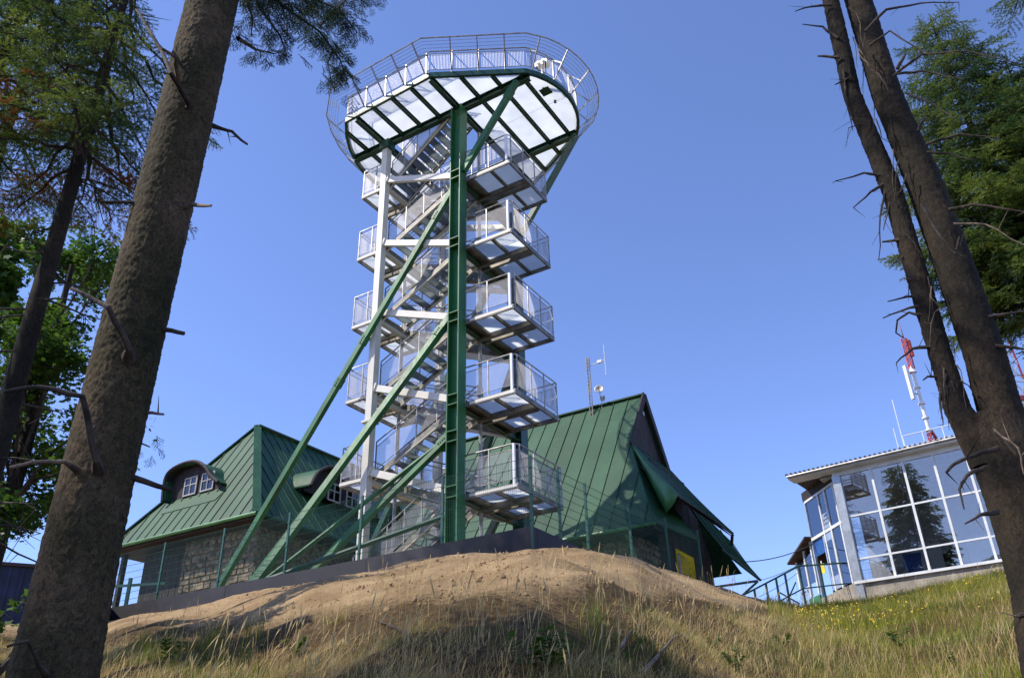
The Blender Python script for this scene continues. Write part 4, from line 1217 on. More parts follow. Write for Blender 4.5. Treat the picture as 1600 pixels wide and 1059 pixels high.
for sx in (-1, 1):
    hnd = part('hand', ico(.034, (sx * .085, -.35, .655), (.8, 1.2, .5)), M_skin, pe, smooth=True)
    for k in range(4):
        part('finger', MB().tube([(sx * (.065 + k * .013), -.375, .655), (sx * (.060 + k * .013), -.415 + abs(k - 1.5) * .006, .650), (sx * (.058 + k * .013), -.43 + abs(k - 1.5) * .006, .632)], .007, 5), M_skin, hnd)
    part('thumb', MB().tube([(sx * .06, -.345, .66), (sx * .038, -.372, .662), (sx * .034, -.39, .655)], .008, 5), M_skin, hnd)
ch = thing('chair', 'dark tubular chair under the seated person behind the station glass', 'chair', st(MU[3] - .38, .8, sz(4.60)), SRZ + 2.4)
part('seat', MB().box(-.22, .22, -.24, .22, .38, .42), M_jacket, ch)
part('backrest', MB().box(-.21, .21, .20, .23, .55, .85), M_jacket, ch)
for sx in (-.2, .2):
    for sy in (-.22, .21): part('leg', MB().tube([(sx, sy, .0), (sx, sy, .39 if sy < 0 else .85)], .012, 6), M_galvd, ch)
# roof gear on the station
rl = thing('roof_railing', 'white tubular railing with whip aerials on the station roof', 'railing', st(2.6, .9, sz(7.86)), SRZ)
for i in range(7):
    part('stanchion', MB().tube([(i * .75, 0, 0), (i * .75, 0, .95)], .022, 6), M_mwhite, rl)
part('top_rail', MB().tube([(0, 0, .95), (4.5, 0, .95)], .02, 6), M_mwhite, rl)
part('mid_rail', MB().tube([(0, 0, .5), (4.5, 0, .5)], .016, 6), M_mwhite, rl)
part('kick_board', MB().box(0, 4.5, -.02, .02, 0, .14), M_mwhite, rl)
for x, h in ((-.05, 2.6), (-.28, 1.4), (3.0, 1.2)):
    part('whip_aerial', MB().tube([(x, .1, 0), (x, .1, h)], .022, 6), M_mwhite, rl)
part('junction_box', MB().box(.05, .25, -.1, .1, .1, .45), M_mwhite, rl)
part('junction_box', MB().box(3.3, 3.6, -.1, .1, .1, .55), M_mwhite, rl)

def px_up(px, py, r):      # point on the camera ray at horizontal distance r
    return hor(px, py, r)
# red and white antenna mast behind the station
b0 = px_up(1471, 690, 40); t0 = px_up(1424, 520, 40)
mz0 = b0.z - 3.5
ms = thing('radio_mast', 'tall red and white lattice radio mast with panel antennas behind the station roof', 'radio mast', (18.6, 35.3, mz0), .4)
def seg(name, z0, z1_, w, m):
    o = bpy.data.objects.new(name, None)
    mb = MB()
    for (x, y) in ((-w, -w), (w, -w), (w, w), (-w, w)): mb.tube([(x, y, z0), (x, y, z1_)], .03, 5)
    k = z0; c = [(-w, -w), (w, -w), (w, w), (-w, w)]
    st_ = max(.35, w * 2.4)
    while k < z1_ - .01:
        k2 = min(z1_, k + st_)
        for i in range(4):
            a, b_ = c[i], c[(i + 1) % 4]; mb.tube([(a[0], a[1], k), (b_[0], b_[1], k2)], .014, 4); mb.tube([(a[0], a[1], k2), (b_[0], b_[1], k2)], .012, 4)
        k = k2
    return part(name, mb, m, ms)
zc = [0, 3.0 + 0, 5.1, 7.6, 8.1]
H0 = 15.39 - mz0; H1 = 16.9 - mz0; H2 = 18.6 - mz0
seg('lattice_section', 0, H0 - 1.6, .09, M_red)
part('mast_tube', MB().tube([(0, 0, H0 - 1.6), (0, 0, H1 - .1)], .085, 10), M_mwhite, ms)
for z in (H0 - 1.5, H0 - .9, H0 - .2, H0 + .6): part('flange', MB().tube([(0, 0, z), (0, 0, z + .08)], .15, 10), M_mwhite, ms)
part('mast_cone', MB().tube([(0, 0, H1 - .1), (0, 0, H1 + .25)], [.17, .06], 10), M_mwhite, ms)
seg('lattice_section', H1 + .1, H2, .085, M_red)
part('top_spike', MB().tube([(0, 0, H2), (0, 0, H2 + .9)], .015, 5), M_red, ms)
part('panel_antenna', MB().box(-.48, -.37, -.08, .08, H1 - 1.5, H1 + .2), M_mwhite, ms)
part('panel_antenna', MB().box(.2, .32, -.08, .08, H2 - .9, H2 - .05), M_red, ms)
part('antenna_bracket', MB().tube([(-.4, 0, H1 - 1.2), (0, 0, H1 - 1.2)], .025, 5).tube([(-.4, 0, H1 - .1), (0, 0, H1 - .1)], .025, 5), M_galvd, ms)
part('stay_strut', MB().bar((0.1, 0, H0 - 1.4), (2.6, .6, H0 - 4.4), .10, .10), M_red, ms)
m2b = px_up(1562, 650, 42)
m2 = thing('radio_mast', 'second red lattice mast half hidden by the dark twin trunk at the right edge', 'radio mast', (px_up(1585, 600, 40).x, px_up(1585, 600, 40).y, 10.5), .2)
mb = MB()
for (x, y) in ((-.4, -.4), (.4, -.4), (.4, .4), (-.4, .4)): mb.bar((x, y, 0), (x * .6, y * .6, 6.8), .06, .06)
part('mast_leg', mb, M_red, m2)
mb = MB()
for k in range(7):
    z = k * .95; s1 = .4 - .16 * z / 6.8; s2 = .4 - .16 * (z + .95) / 6.8
    mb.bar((-s1, -s1, z), (s2, -s2, z + .95), .05, .05).bar((s1, -s1, z), (-s2, -s2, z + .95), .05, .05).bar((-s1, -s1, z), (s1, -s1, z), .05, .05)
part('lattice', mb, M_mwhite, m2)
part('cross_arm', MB().bar((-2.2, -.4, 3.6), (.4, -.4, 4.0), .18, .18), M_red, m2)

# overhead wires
def wire(name, label, p, q, sag, r=.012, group='overhead wires'):
    p = Vector(p); q = Vector(q); pts = []
    for i in range(17):
        f = i / 16; v = p * (1 - f) + q * f; v.z -= sag * 4 * f * (1 - f); pts.append(v - p)
    o = part(name, MB().tube(pts, r, 5), M_cable); o.location = p
    setp(o, label=label, category='cable', group=group)
wire('overhead_wire', 'upper of the three dark wires between the chalet and the station', tw(3.2, 14, 7.6), CM @ Vector((3.3, -.6, sz(6.5))), .25, .018)
wire('overhead_wire', 'middle wire between the chalet and the station', tw(3.4, 14.6, 6.9), CM @ Vector((3.6, -.6, sz(6.22))), .2, .010)
wire('overhead_wire', 'lowest wire between the chalet and the station', tw(3.6, 14.9, 6.4), CM @ Vector((3.8, -.4, sz(6.06))), .15, .010)

# green ramp railing in front of the station entrance
P_ = [px_up(1160, 930, 32.5), px_up(1248, 884, 34.6), px_up(1318, 879, 36.2)]
for p in P_: pass
g0 = P_[0]
gr = thing('ramp_railing', 'dark green pipe railing with crossed bracing climbing to the station door', 'railing', (g0.x, g0.y, g0.z - .9), 0)
loc_ = [p - Vector((g0.x, g0.y, g0.z - .9)) for p in P_]
def rp_(f):
    if f <= 1: return lerp(loc_[0], loc_[1], f)
    return lerp(loc_[1], loc_[2], f - 1)
part('top_rail', MB().tube([rp_(0), rp_(1), rp_(2)], .035, 6), M_fgreen, gr)
part('mid_rail', MB().tube([rp_(0) - Vector((0, 0, .85)), rp_(1) - Vector((0, 0, .85)), rp_(2) - Vector((0, 0, .8))], .028, 6), M_fgreen, gr)
for f in (.0, .2, .4, .58, .74, 1.0, 1.45, 2.0):
    p = rp_(f); part('post', MB().box(p.x - .035, p.x + .035, p.y - .035, p.y + .035, p.z - 1.5, p.z), M_fgreen, gr)
for (f0, f1) in ((.2, .4), (.58, .9)):
    a, b_ = rp_(f0), rp_(f1)
    part('brace', MB().bar(a - Vector((0, 0, .5)), b_ - Vector((0, 0, 1.3)), .04, .04).bar(a - Vector((0, 0, 1.3)), b_ - Vector((0, 0, .5)), .04, .04), M_fgreen, gr)
# yellow notice on the annex
nb_ = thing('door_notice', 'small yellow notice hanging beside the station entrance door', 'sign', CM @ Vector((2.35, .12, sz(5.45))), SRZ + CHR.rotation_euler.z)
part('plate', MB().box(-.2, .2, -.01, .01, -.18, .20), M_yellow, nb_)
part('hanger', MB().box(-.04, .04, -.008, .008, .20, .34), M_mwhite, nb_)
# blue shed left
sh0 = px_up(45, 975, 27)
sh = thing('blue_shed', 'dark blue profiled metal shed beyond the big trunk at the lower left', 'shed', (-13.6, 22.3, 3.7), .45)
part('body', MB().box(-2.4, 2.2, -1.2, 2.2, 0, 1.68), M_shed, sh)
for k in range(16): part('rib', MB().box(-2.4 + k * .29, -2.32 + k * .29, -1.235, -1.202, 0, 1.66), M_shed, sh)
part('roof', MB().box(-2.5, 2.3, -1.3, 2.3, 1.68, 1.76), M_corr, sh)
# porch rail left of the cottage seen past the big trunk
lr = thing('terrace_rail', 'dark terrace railing in the open gap left of the stone cottage', 'railing', px_up(196, 948, 31.5) - Vector((0, 0, .3)), 0)
part('post', MB().box(-.05, .05, -.05, .05, -1, 1.25), M_fgreen, lr)
part('rail', MB().bar((-1.6, .4, 1.05), (1.2, 0, 1.05), .06, .08).bar((-1.6, .4, .25), (1.2, 0, .25), .05, .07), M_fgreen, lr)

# ================================================================== TREES
def trunk_mesh(path, radii, nseg, m, bumps=0.02, flute=0.0, name='trunk', seed=0, extra=None, plates=False, zplate=9.0):
    """path: list of points, radii per point; resampled"""
    pts = [Vector(p) for p in path]
    L_ = [0]
    for i in range(1, len(pts)): L_.append(L_[-1] + (pts[i] - pts[i - 1]).length)
    step = extra or max(.035, L_[-1] / 260)
    ns = int(L_[-1] / step) + 1
    V = []
    for j in range(ns + 1):
        s = L_[-1] * j / ns
        k = 0
        while k < len(L_) - 2 and L_[k + 1] < s: k += 1
        f = (s - L_[k]) / (L_[k + 1] - L_[k]); f2 = f
        c = pts[k].lerp(pts[k + 1], f); r = radii[k] * (1 - f2) + radii[k + 1] * f2
        for i in range(nseg):
            a = 2 * PI * i / nseg
            q = Vector((math.cos(a) * r * 3.2, math.sin(a) * r * 3.2, s * 1.0 + seed * 7))
            d = noise.noise(q * 1.0) * .6 + noise.noise(q * 3.7) * .35
            ve = noise.voronoi(q * 9.0)[0][0] if bumps > .015 else 0
            if plates and s < zplate:
                w3 = Vector((math.cos(a) * r, math.sin(a) * r, s))
                wv = w3 + Vector((noise.noise(w3 * 9), noise.noise(w3 * 9 + Vector((5, 0, 0))), noise.noise(w3 * 9 + Vector((0, 5, 0))))) * .03
                dd = noise.voronoi(wv * 30)[0]
                band = max(0, noise.noise(Vector((a * .6, 0, s * 2.1)))) 
                ve = min(dd[1] - dd[0], .35) * (.010 + .012 * band) - .5 * dd[0] * .006 + noise.noise(w3 * 12) * .003 + noise.noise(w3 * 30) * .0022 + noise.noise(w3 * 70) * .0018
                V.append((c.x + math.cos(a) * (r * (1 + d * flute) + ve), c.y + math.sin(a) * (r * (1 + d * flute) + ve), c.z)); continue
            rr = r * (1 + d * flute) + bumps * (noise.noise(q * 11) * .5 - ve * .55)
            V.append((c.x + math.cos(a) * rr, c.y + math.sin(a) * rr, c.z))
    V = np.array(V); ii, jj = np.meshgrid(np.arange(ns), np.arange(nseg), indexing='ij'); j2 = (jj + 1) % nseg
    F = np.stack([ii * nseg + jj, ii * nseg + j2, (ii + 1) * nseg + j2, (ii + 1) * nseg + jj], -1).reshape(-1, 4)
    return np_mesh(name, V, F, m, smooth=True)

def spray_arrays(seed, twigs=8, L_=.42, dens=13, nl=.034, nw=.011):
    """one flat spruce spray: side twigs set with needle triangles; x forward, z up"""
    r_ = np.random.default_rng(seed); V = []
    def twig(o, d, l, drop):
        n_ = max(4, int(dens * l / .16)); d = d / np.linalg.norm(d)
        side = np.cross(d, [0, 0, 1.0]); side /= np.linalg.norm(side) + 1e-9; upv = np.cross(side, d)
        for i in range(n_):
            f = (i + .5) / n_; c = o + d * l * f + np.array([0, 0, -drop * f * f])
            for sgn in (1, -1):
                ang = r_.uniform(-.9, .9)
                nd = d * .75 + (side * math.cos(ang) * sgn + upv * math.sin(ang)) * .8 ; nd /= np.linalg.norm(nd)
                wd = np.cross(nd, r_.normal(size=3)); wd /= np.linalg.norm(wd) + 1e-9
                ln = nl * r_.uniform(.7, 1.25)
                V.extend([c - wd * nw / 2, c + wd * nw / 2, c + nd * ln])
    twig(np.zeros(3), np.array([1, 0, 0.]), L_, .02)
    for t in range(twigs):
        f = .12 + .8 * t / twigs; sgn = 1 if t % 2 else -1
        l = (.22 * (1 - f) + .07) * r_.uniform(.8, 1.2) * L_ / .42
        twig(np.array([L_ * f, 0, -.02 * f]), np.array([.75, sgn * r_.uniform(.6, .95), r_.uniform(-.35, .1)]), l, r_.uniform(.0, .05))
    return np.array(V)
SPRAYS_HI = [spray_arrays(s) for s in (1, 2, 3)]
SPRAYS_MD = [spray_arrays(s, twigs=6, dens=8, nl=.045, nw=.017) for s in (4, 5, 6)]
SPRAYS_LO = [spray_arrays(s, twigs=5, dens=5, nl=.07, nw=.028) for s in (7, 8)]
def place_sprays(sprays, pos, dirs, scl, rg):
    """pos (n,3), dirs (n,3) forward, returns triangle soup vertices"""
    out = []
    pos = np.asarray(pos); dirs = np.asarray(dirs, float); dirs /= np.linalg.norm(dirs, axis=1)[:, None] + 1e-9
    upv = np.tile(np.array([0, 0, 1.0]), (len(pos), 1)) + rg.normal(0, .25, (len(pos), 3))
    side = np.cross(upv, dirs); side /= np.linalg.norm(side, axis=1)[:, None] + 1e-9
    u2 = np.cross(dirs, side)
    which = rg.integers(0, len(sprays), len(pos))
    for k, S in enumerate(sprays):
        m_ = which == k
        if not m_.any(): continue
        P = pos[m_][:, None, :] + scl[m_][:, None, None] * (S[None, :, 0:1] * dirs[m_][:, None, :] + S[None, :, 1:2] * side[m_][:, None, :] + S[None, :, 2:3] * u2[m_][:, None, :])
        out.append(P.reshape(-1, 3))
    return np.concatenate(out) if out else np.zeros((0, 3))
def soup(name, V, m, parent, kind=None):
    me = np_mesh(name, V, np.arange(len(V)).reshape(-1, 3), m)
    o = bpy.data.objects.new(name, me); COL.objects.link(o); o.parent = parent
    return setp(o, kind=kind)

def conifer(label, x, y, zb, H, rt, reach, z_first, n_br, sprays, seed, mneedle=M_needle, mbark=M_bark2, group=None, dead=14, droop=.35, rust=0.0, ss=1.0, name='spruce_tree', dens=1.0, az_keep=None, lean=(0, 0), path=None, thin_top=.12):
    rg = np.random.default_rng(seed); rr = random.Random(seed)
    root = thing(name, label, 'tree', (x, y, zb), 0, group)
    pth = [(lean[0] * f, lean[1] * f, H * f) for f in np.linspace(0, 1, 9)]
    rad = [rt * (1 - .9 * f) * (1.25 if f == 0 else 1) for f in np.linspace(0, 1, 9)]
    me = trunk_mesh(pth, rad, 20, mbark, bumps=.010, flute=.10, seed=seed, extra=.12)
    o = bpy.data.objects.new('trunk', me); COL.objects.link(o); o.parent = root
    wood = MB(); pos = []; dr = []; sc = []; rp = []; rd = []; rs_ = []
    for k in range(n_br):
        f = (k + rr.random()) / n_br
        h = z_first + (H - z_first) * f
        L_ = reach * (thin_top + (1 - thin_top) * (1 - f) ** .8) * rr.uniform(.65, 1.15)
        if f < .12: L_ *= .75
        a = k * 2.399 + rr.uniform(-.4, .4)
        if az_keep and not az_keep(a): continue
        d = Vector((math.cos(a), math.sin(a), 0)); n_ = 7; P = []
        rise = .15 if f > .6 else 0
        for i in range(n_ + 1):
            t = i / n_; P.append(Vector((lean[0] * h / H, lean[1] * h / H, h)) + d * L_ * t + Vector((0, 0, L_ * (rise * t - droop * t * t + .22 * droop * t ** 4))) + Vector((rr.gauss(0, .02), rr.gauss(0, .02), rr.gauss(0, .02))) * L_)
        wood.tube(P, .012 + .010 * L_, 4, cap=False, r2=.004)
        nsp = int(L_ / .105 * dens)
        isr = rr.random() < rust and f < .35
        for i in range(nsp):
            t = .18 + .82 * (i + rr.random()) / nsp; q = t * n_; i0 = min(n_ - 1, int(q)); p = P[i0].lerp(P[i0 + 1], q - i0)
            sgn = 1 if i % 2 else -1
            sd = Vector((-d.y, d.x, 0)) * sgn
            fw = d * rr.uniform(.45, .9) + sd * rr.uniform(.35, .9) + Vector((0, 0, rr.uniform(-.75, .08)))
            if t > .9: fw = d + sd * .2 + Vector((0, 0, -.05))
            tgt = (rp, rd, rs_) if isr and rr.random() < .8 else (pos, dr, sc)
            tgt[0].append(tuple(p)); tgt[1].append(tuple(fw)); tgt[2].append(ss * rr.uniform(.75, 1.25) * (.6 + .5 * (1 - f)))
    for k in range(dead):
        h = rr.uniform(max(.8, z_first * .25), z_first * 1.05); a = rr.uniform(0, 2 * PI); L_ = rr.uniform(.4, 1.3) * reach * .45
        d = Vector((math.cos(a), math.sin(a), 0)); P = [Vector((0, 0, h))]
        for i in range(1, 5): P.append(P[-1] + (d + Vector((rr.gauss(0, .18), rr.gauss(0, .18), -.25 * i / 4 + rr.gauss(0, .1)))) * (L_ / 4))
        wood.tube(P, .012, 4, cap=False, r2=.003)
        for q in range(5):
            b_ = P[rr.randint(1, 4)]; e_ = b_ + Vector((rr.gauss(0, .14), rr.gauss(0, .14), rr.gauss(-.10, .1)))
            wood.tube([b_, e_], .004, 3, cap=False, r2=.0015)
    part('branches', wood, M_twig, root, kind='stuff')
    if pos: soup('crown', place_sprays(sprays, pos, dr, np.array(sc), rg), mneedle, root)
    if rp: soup('rusty_foliage', place_sprays(sprays, rp, rd, np.array(rs_), rg), M_needle_r, root)
    return root

# --- the big trunk at the left, near the camera
LX, LY = -2.20, 4.27
zb_ = tz(LX, LY) - .25
big = thing('spruce_tree', 'massive scaly barked spruce trunk close to the camera at the left', 'tree', (LX, LY, zb_), 0)
hh = [0, .6, 1.0, 1.6, 2.3, 3.5, 5.3, 7.2, 11.0, 16.0]
rad = [.30, .226, .205, .190, .181, .177, .178, .172, .13, .04]
pth = [(max(-.035, min(.05, (h + zb_ - 3.3) * .022)), 0, h) for h in hh]
zr_ = lambda z: z - zb_
me = trunk_mesh(pth, rad, 190, M_bark, bumps=.0, flute=.03, seed=3, extra=.0125, plates=True)
part('trunk', me, None, big, smooth=True)
rr = random.Random(5)
def pxb(px, py, r): return hor(px, py, r) - Vector((LX, LY, zb_))
def stub(pts, r0, r1, m=M_twig, root=big, name='dead_branch', twigs=0):
    P = [Vector(p) for p in pts]; mb = MB()
    if root is big: P = [Vector((P[0].x * .35, P[0].y * .35, P[0].z - .03))] + P
    Q = [P[0]]
    for i in range(1, len(P)):
        a, b_ = P[i - 1], P[i]
        for k in range(1, 4): Q.append(a.lerp(b_, k / 3) + Vector((rr.gauss(0, .006), rr.gauss(0, .006), rr.gauss(0, .006))) * (b_ - a).length * 2.5)
    fl_ = 1.0 if root is big else .25
    mb.tube(Q, [r0 * (1 + fl_ * (.9 if i < 2 else .45 if i == 2 else 0.0)) + (r1 - r0) * max(0, i - 2) / max(1, len(Q) - 3) for i in range(len(Q))], 7)
    for k in range(twigs):
        b_ = Q[rr.randint(len(Q) // 3, len(Q) - 1)]; mb.tube([b_, b_ + Vector((rr.gauss(0, .08), rr.gauss(0, .08), rr.gauss(0, .08)))], r1 * .8, 4, r2=.001)
    return part(name, mb, m, root)
D_ = 4.75
stub([pxb(300, 320, 4.65), pxb(330, 321, 4.45)], .018, .008, M_twig_l)
stub([pxb(340, 200, 4.9), pxb(362, 206, 4.9), pxb(387, 226, 4.9)], .015, .008, twigs=2)
stub([pxb(205, 745, 4.75), pxb(265, 765, 4.9)], .020, .013)
stub([pxb(260, 515, 4.75), pxb(288, 521, 4.7)], .016, .012)
stub([pxb(228, 645, 4.75), pxb(256, 647, 4.7)], .012, .006, M_twig_l, twigs=2)
stub([pxb(200, 545, 4.55), pxb(170, 480, 4.4), pxb(108, 450, 4.6)], .022, .010)
stub([pxb(150, 720, 4.55), pxb(128, 618, 4.4), pxb(60, 604, 4.4), pxb(5, 612, 4.4)], .020, .010)
stub([pxb(100, 722, 4.6), pxb(50, 722, 4.5), pxb(15, 730, 4.5)], .012, .008, M_twig_l)
stub([pxb(205, 316, 4.75), pxb(158, 315, 4.8)], .014, .008)
stub([pxb(295, 165, 4.6), pxb(268, 115, 4.4), pxb(240, 60, 4.6), pxb(215, 15, 4.9)], .020, .008, twigs=5)
stub([pxb(272, 88, 4.45), pxb(252, 76, 4.4)], .012, .009, M_twig_l)
stub([pxb(60, 1040, 4.5), pxb(45, 1000, 4.3), pxb(10, 1010, 4.3)], .010, .006)
# living branches above, those at the top of the frame hang into view
pos = []; dr = []; sc = []; wood = MB()
def bough(pts, r0=.018, dens=9, spread=.16, s0=.55, drop=-.35):
    P = [Vector(p) for p in pts]
    wood.tube(P, r0, 5, cap=False, r2=.004)
    for i in range(len(P) - 1):
        a, b_ = P[i], P[i + 1]; L_ = (b_ - a).length; d = (b_ - a).normalized()
        for k in range(int(L_ * dens * 5)):
            f = rr.random(); p = a.lerp(b_, f) + Vector((rr.gauss(0, spread * .3), rr.gauss(0, spread * .3), rr.gauss(0, spread * .3)))
            sd = d.cross(Vector((0, 0, 1))).normalized() * rr.choice((-1, 1))
            pos.append(tuple(p)); dr.append(tuple(d * rr.uniform(.3, .9) + sd * rr.uniform(.2, .8) + Vector((0, 0, rr.uniform(drop * 2, .05))))); sc.append(.82 * s0 * rr.uniform(.6, 1.15))
bough([pxb(385, -60, 5.0), pxb(440, 8, 5.5), pxb(500, 50, 6.0), pxb(532, 95, 6.3), pxb(545, 138, 6.4)], dens=15, s0=.55)
bough([pxb(380, -70, 5.0), pxb(470, -10, 5.6), pxb(530, 15, 6.1), pxb(558, 52, 6.4)], dens=14, s0=.55)
bough([pxb(385, -30, 5.0), pxb(410, 18, 5.3), pxb(435, 52, 5.4), pxb(447, 78, 5.5)], dens=14, s0=.50)
bough([pxb(372, 60, 4.8), pxb(400, 78, 5.0), pxb(432, 85, 5.1)], dens=7, s0=.45)
#bough([pxb(420, 78, 5.1), pxb(425, 100, 5.1), pxb(418, 120, 5.1)], .008, dens=7, s0=.36)
bough([pxb(500, 40, 6.2), pxb(550, -10, 6.4), pxb(575, 8, 6.6)], dens=8, s0=.4)
bough([pxb(540, -40, 6.2), pxb(590, -14, 6.4), pxb(600, 2, 6.5)], dens=8, s0=.4)
bough([pxb(520, 80, 6.3), pxb(512, 100, 6.3), pxb(520, 135, 6.3)], .008, dens=12, s0=.40)
bough([pxb(380, -20, 5.0), pxb(395, 30, 5.1), pxb(392, 55, 5.1)], dens=12, s0=.42)
#bough([pxb(262, 440, 5.0), pxb(283, 452, 5.1), pxb(292, 470, 5.1)], .006, dens=9, s0=.3)
#bough([pxb(245, 575, 5.0), pxb(255, 600, 5.1), pxb(250, 625, 5.1)], .006, dens=6, s0=.28)
bough([pxb(215, 690, 5.0), pxb(234, 698, 5.1)], .006, dens=9, s0=.25)
#bough([pxb(340, 205, 5.0), pxb(352, 192, 5.0)], .006, dens=8, s0=.25)
for k in range(26):
    h = rr.uniform(9.4, 15.5); a = k * 2.399; L_ = rr.uniform(.9, 1.9) * (1.15 - (h - 8.4) / 9)
    d = Vector((math.cos(a), math.sin(a), 0)); base = Vector((0, 0, h))
    bough([base, base + d * L_ * .5 + Vector((0, 0, -.05)), base + d * L_ + Vector((0, 0, -.35 * L_))], dens=3.2, s0=.8)
part('branches', wood, M_twig, big, kind='stuff')
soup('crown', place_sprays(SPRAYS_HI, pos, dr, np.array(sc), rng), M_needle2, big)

# --- twin stemmed tree at the right
TX, TY = 3.09, 5.16
zt_ = tz(TX, TY) - .2
twn = thing('twin_trunk_tree', 'dark twin stemmed spruce forking low at the right edge close to the camera', 'tree', (TX, TY, zt_), 0)
fk = hor(1520, 660, 5.95).z - zt_
def rel(v): return Vector((v.x - TX, v.y - TY, v.z - zt_))
_w = lambda px, py, r: Vector((hor(px, py, r).x - TX, hor(px, py, r).y - TY, hor(px, py, r).z - zt_))
lowp = [_w(1690, 1120, 5.98), _w(1650, 920, 5.98), _w(1617, 817, 5.98), _w(1572, 710, 5.98), _w(1548, 650, 5.98)]
lowp = [lowp[0] - Vector((0, 0, 1.6))] + lowp
part('trunk', trunk_mesh(lowp, [.33, .26, .235, .225, .205, .15], 110, M_bark2, bumps=.0, flute=.05, seed=9, extra=.018, plates=True), None, twn, smooth=True)
pr_ = [rel(hor(1590, 730, 5.98)), rel(hor(1562, 640, 6.0)), rel(hor(1540, 560, 6.0)), rel(hor(1496, 430, 6.0)), rel(hor(1450, 300, 6.03)), rel(hor(1386, 150, 6.05)), rel(hor(1341, 0, 6.1)), rel(hor(1300, -160, 6.1))]
pr_ += [pr_[-1] + Vector((-.05, 0, 4.0)), pr_[-1] + Vector((0, 0, 9.5))]
part('stem', trunk_mesh(pr_, [.155, .132, .126, .124, .126, .112, .109, .10, .08, .03], 90, M_bark2, plates=True, zplate=7.5, bumps=.003, flute=.05, seed=12, extra=.02), None, twn, smooth=True)
pl_ = [rel(hor(1550, 730, 5.92)), rel(hor(1497, 640, 5.92)), rel(hor(1471, 560, 5.95)), rel(hor(1433, 430, 5.95)), rel(hor(1395, 300, 5.95)), rel(hor(1332, 150, 5.98)), rel(hor(1298, 0, 6.0)), rel(hor(1262, -160, 6.0))]
pl_ += [pl_[-1] + Vector((-.1, 0, 3.5)), pl_[-1] + Vector((-.15, 0, 8.0))]
part('stem', trunk_mesh(pl_, [.12, .080, .072, .074, .072, .070, .067, .06, .05, .02], 80, M_bark2, plates=True, zplate=7.5, bumps=.0, flute=.05, seed=15, extra=.02), None, twn, smooth=True)
def tb(pts, r0=.011, r1=.004, m=M_twig, twigs=2, r=5.9):
    stub([rel(hor(p[0], p[1], (p[2] if len(p) > 2 else r))) for p in pts], r0, r1, m, twn, 'dead_branch', twigs)
tb([(1300, 8), (1270, 10), (1242, 18)], .010, .004)
tb([(1310, 60), (1285, 42), (1255, 38)], .010, .004)
tb([(1312, 90), (1278, 88)], .010, .007)
tb([(1318, 110), (1322, 150), (1331, 207)], .008, .003, twigs=4)
tb([(1330, 120), (1305, 133)], .008, .004)
tb([(1350, 195), (1340, 195), (1326, 200)], .006, .003)
tb([(1378, 274), (1350, 270), (1305, 284)], .010, .004)
tb([(1384, 285), (1360, 300), (1334, 325)], .010, .004)
tb([(1385, 290), (1375, 340), (1374, 405)], .008, .003, twigs=3)
tb([(1392, 310), (1385, 340), (1380, 360)], .006, .003)
tb([(1415, 374), (1378, 378)], .009, .006)
tb([(1425, 392), (1410, 402), (1393, 415)], .008, .003)
tb([(1430, 436), (1416, 437)], .009, .007)
tb([(1445, 466), (1420, 463), (1386, 471)], .010, .004)
tb([(1448, 476), (1420, 481), (1380, 497)], .010, .004)
tb([(1452, 494), (1420, 488), (1402, 500), (1400, 520), (1412, 528)], .009, .004)
tb([(1455, 541), (1425, 545), (1401, 566)], .011, .004)
tb([(1466, 588), (1450, 588), (1442, 594)], .008, .004)
tb([(1470, 595), (1470, 640), (1474, 664)], .008, .003)
tb([(1352, 50), (1385, 15), (1440, 5), (1498, 4)], .012, .003, twigs=3, r=5.8)
tb([(1358, 72), (1390, 50), (1440, 80), (1465, 92)], .008, .003, r=5.8)
tb([(1395, 120), (1440, 85), (1510, 80), (1590, 100)], .010, .003, twigs=4, r=5.85)
tb([(1400, 116), (1440, 112), (1512, 122)], .009, .003, r=5.8)
tb([(1402, 108), (1415, 84)], .012, .008, r=5.8)
tb([(1415, 145), (1460, 165), (1490, 185)], .008, .003, r=5.8)
tb([(1435, 205), (1445, 180)], .010, .006, r=5.8)
tb([(1447, 226), (1500, 210), (1560, 215)], .009, .003, r=5.9)
tb([(1448, 238), (1480, 240), (1520, 250)], .009, .003, r=5.9)
tb([(1482, 328), (1520, 320), (1600, 330)], .011, .005, r=5.8)
tb([(1490, 350), (1540, 350), (1600, 385)], .008, .003, M_twig_l, r=5.8)
tb([(1440, 320), (1470, 370), (1492, 398)], .009, .003, r=5.65)
tb([(1545, 495), (1575, 490), (1600, 486)], .010, .005, r=5.9)
tb([(1555, 540), (1600, 545)], .010, .006, r=5.9)
tb([(1500, 370), (1492, 395), (1505, 400)], .008, .003, r=5.7)
tb([(1560, 700, 5.6), (1520, 712, 5.5), (1490, 725, 5.4), (1478, 738, 5.4)], .013, .008, twigs=3)
tb([(1540, 730, 5.6), (1510, 742, 5.5), (1500, 765, 5.4), (1506, 795, 5.4)], .012, .004, twigs=3)
tb([(1560, 800, 5.6), (1530, 805, 5.5), (1508, 818, 5.4)], .012, .004, twigs=3)
tb([(1585, 710, 5.6), (1555, 672, 5.45), (1590, 700, 5.4), (1600, 740, 5.4)], .008, .004, M_twig_l)
tb([(1600, 960, 5.5), (1589, 962, 5.5)], .012, .006)
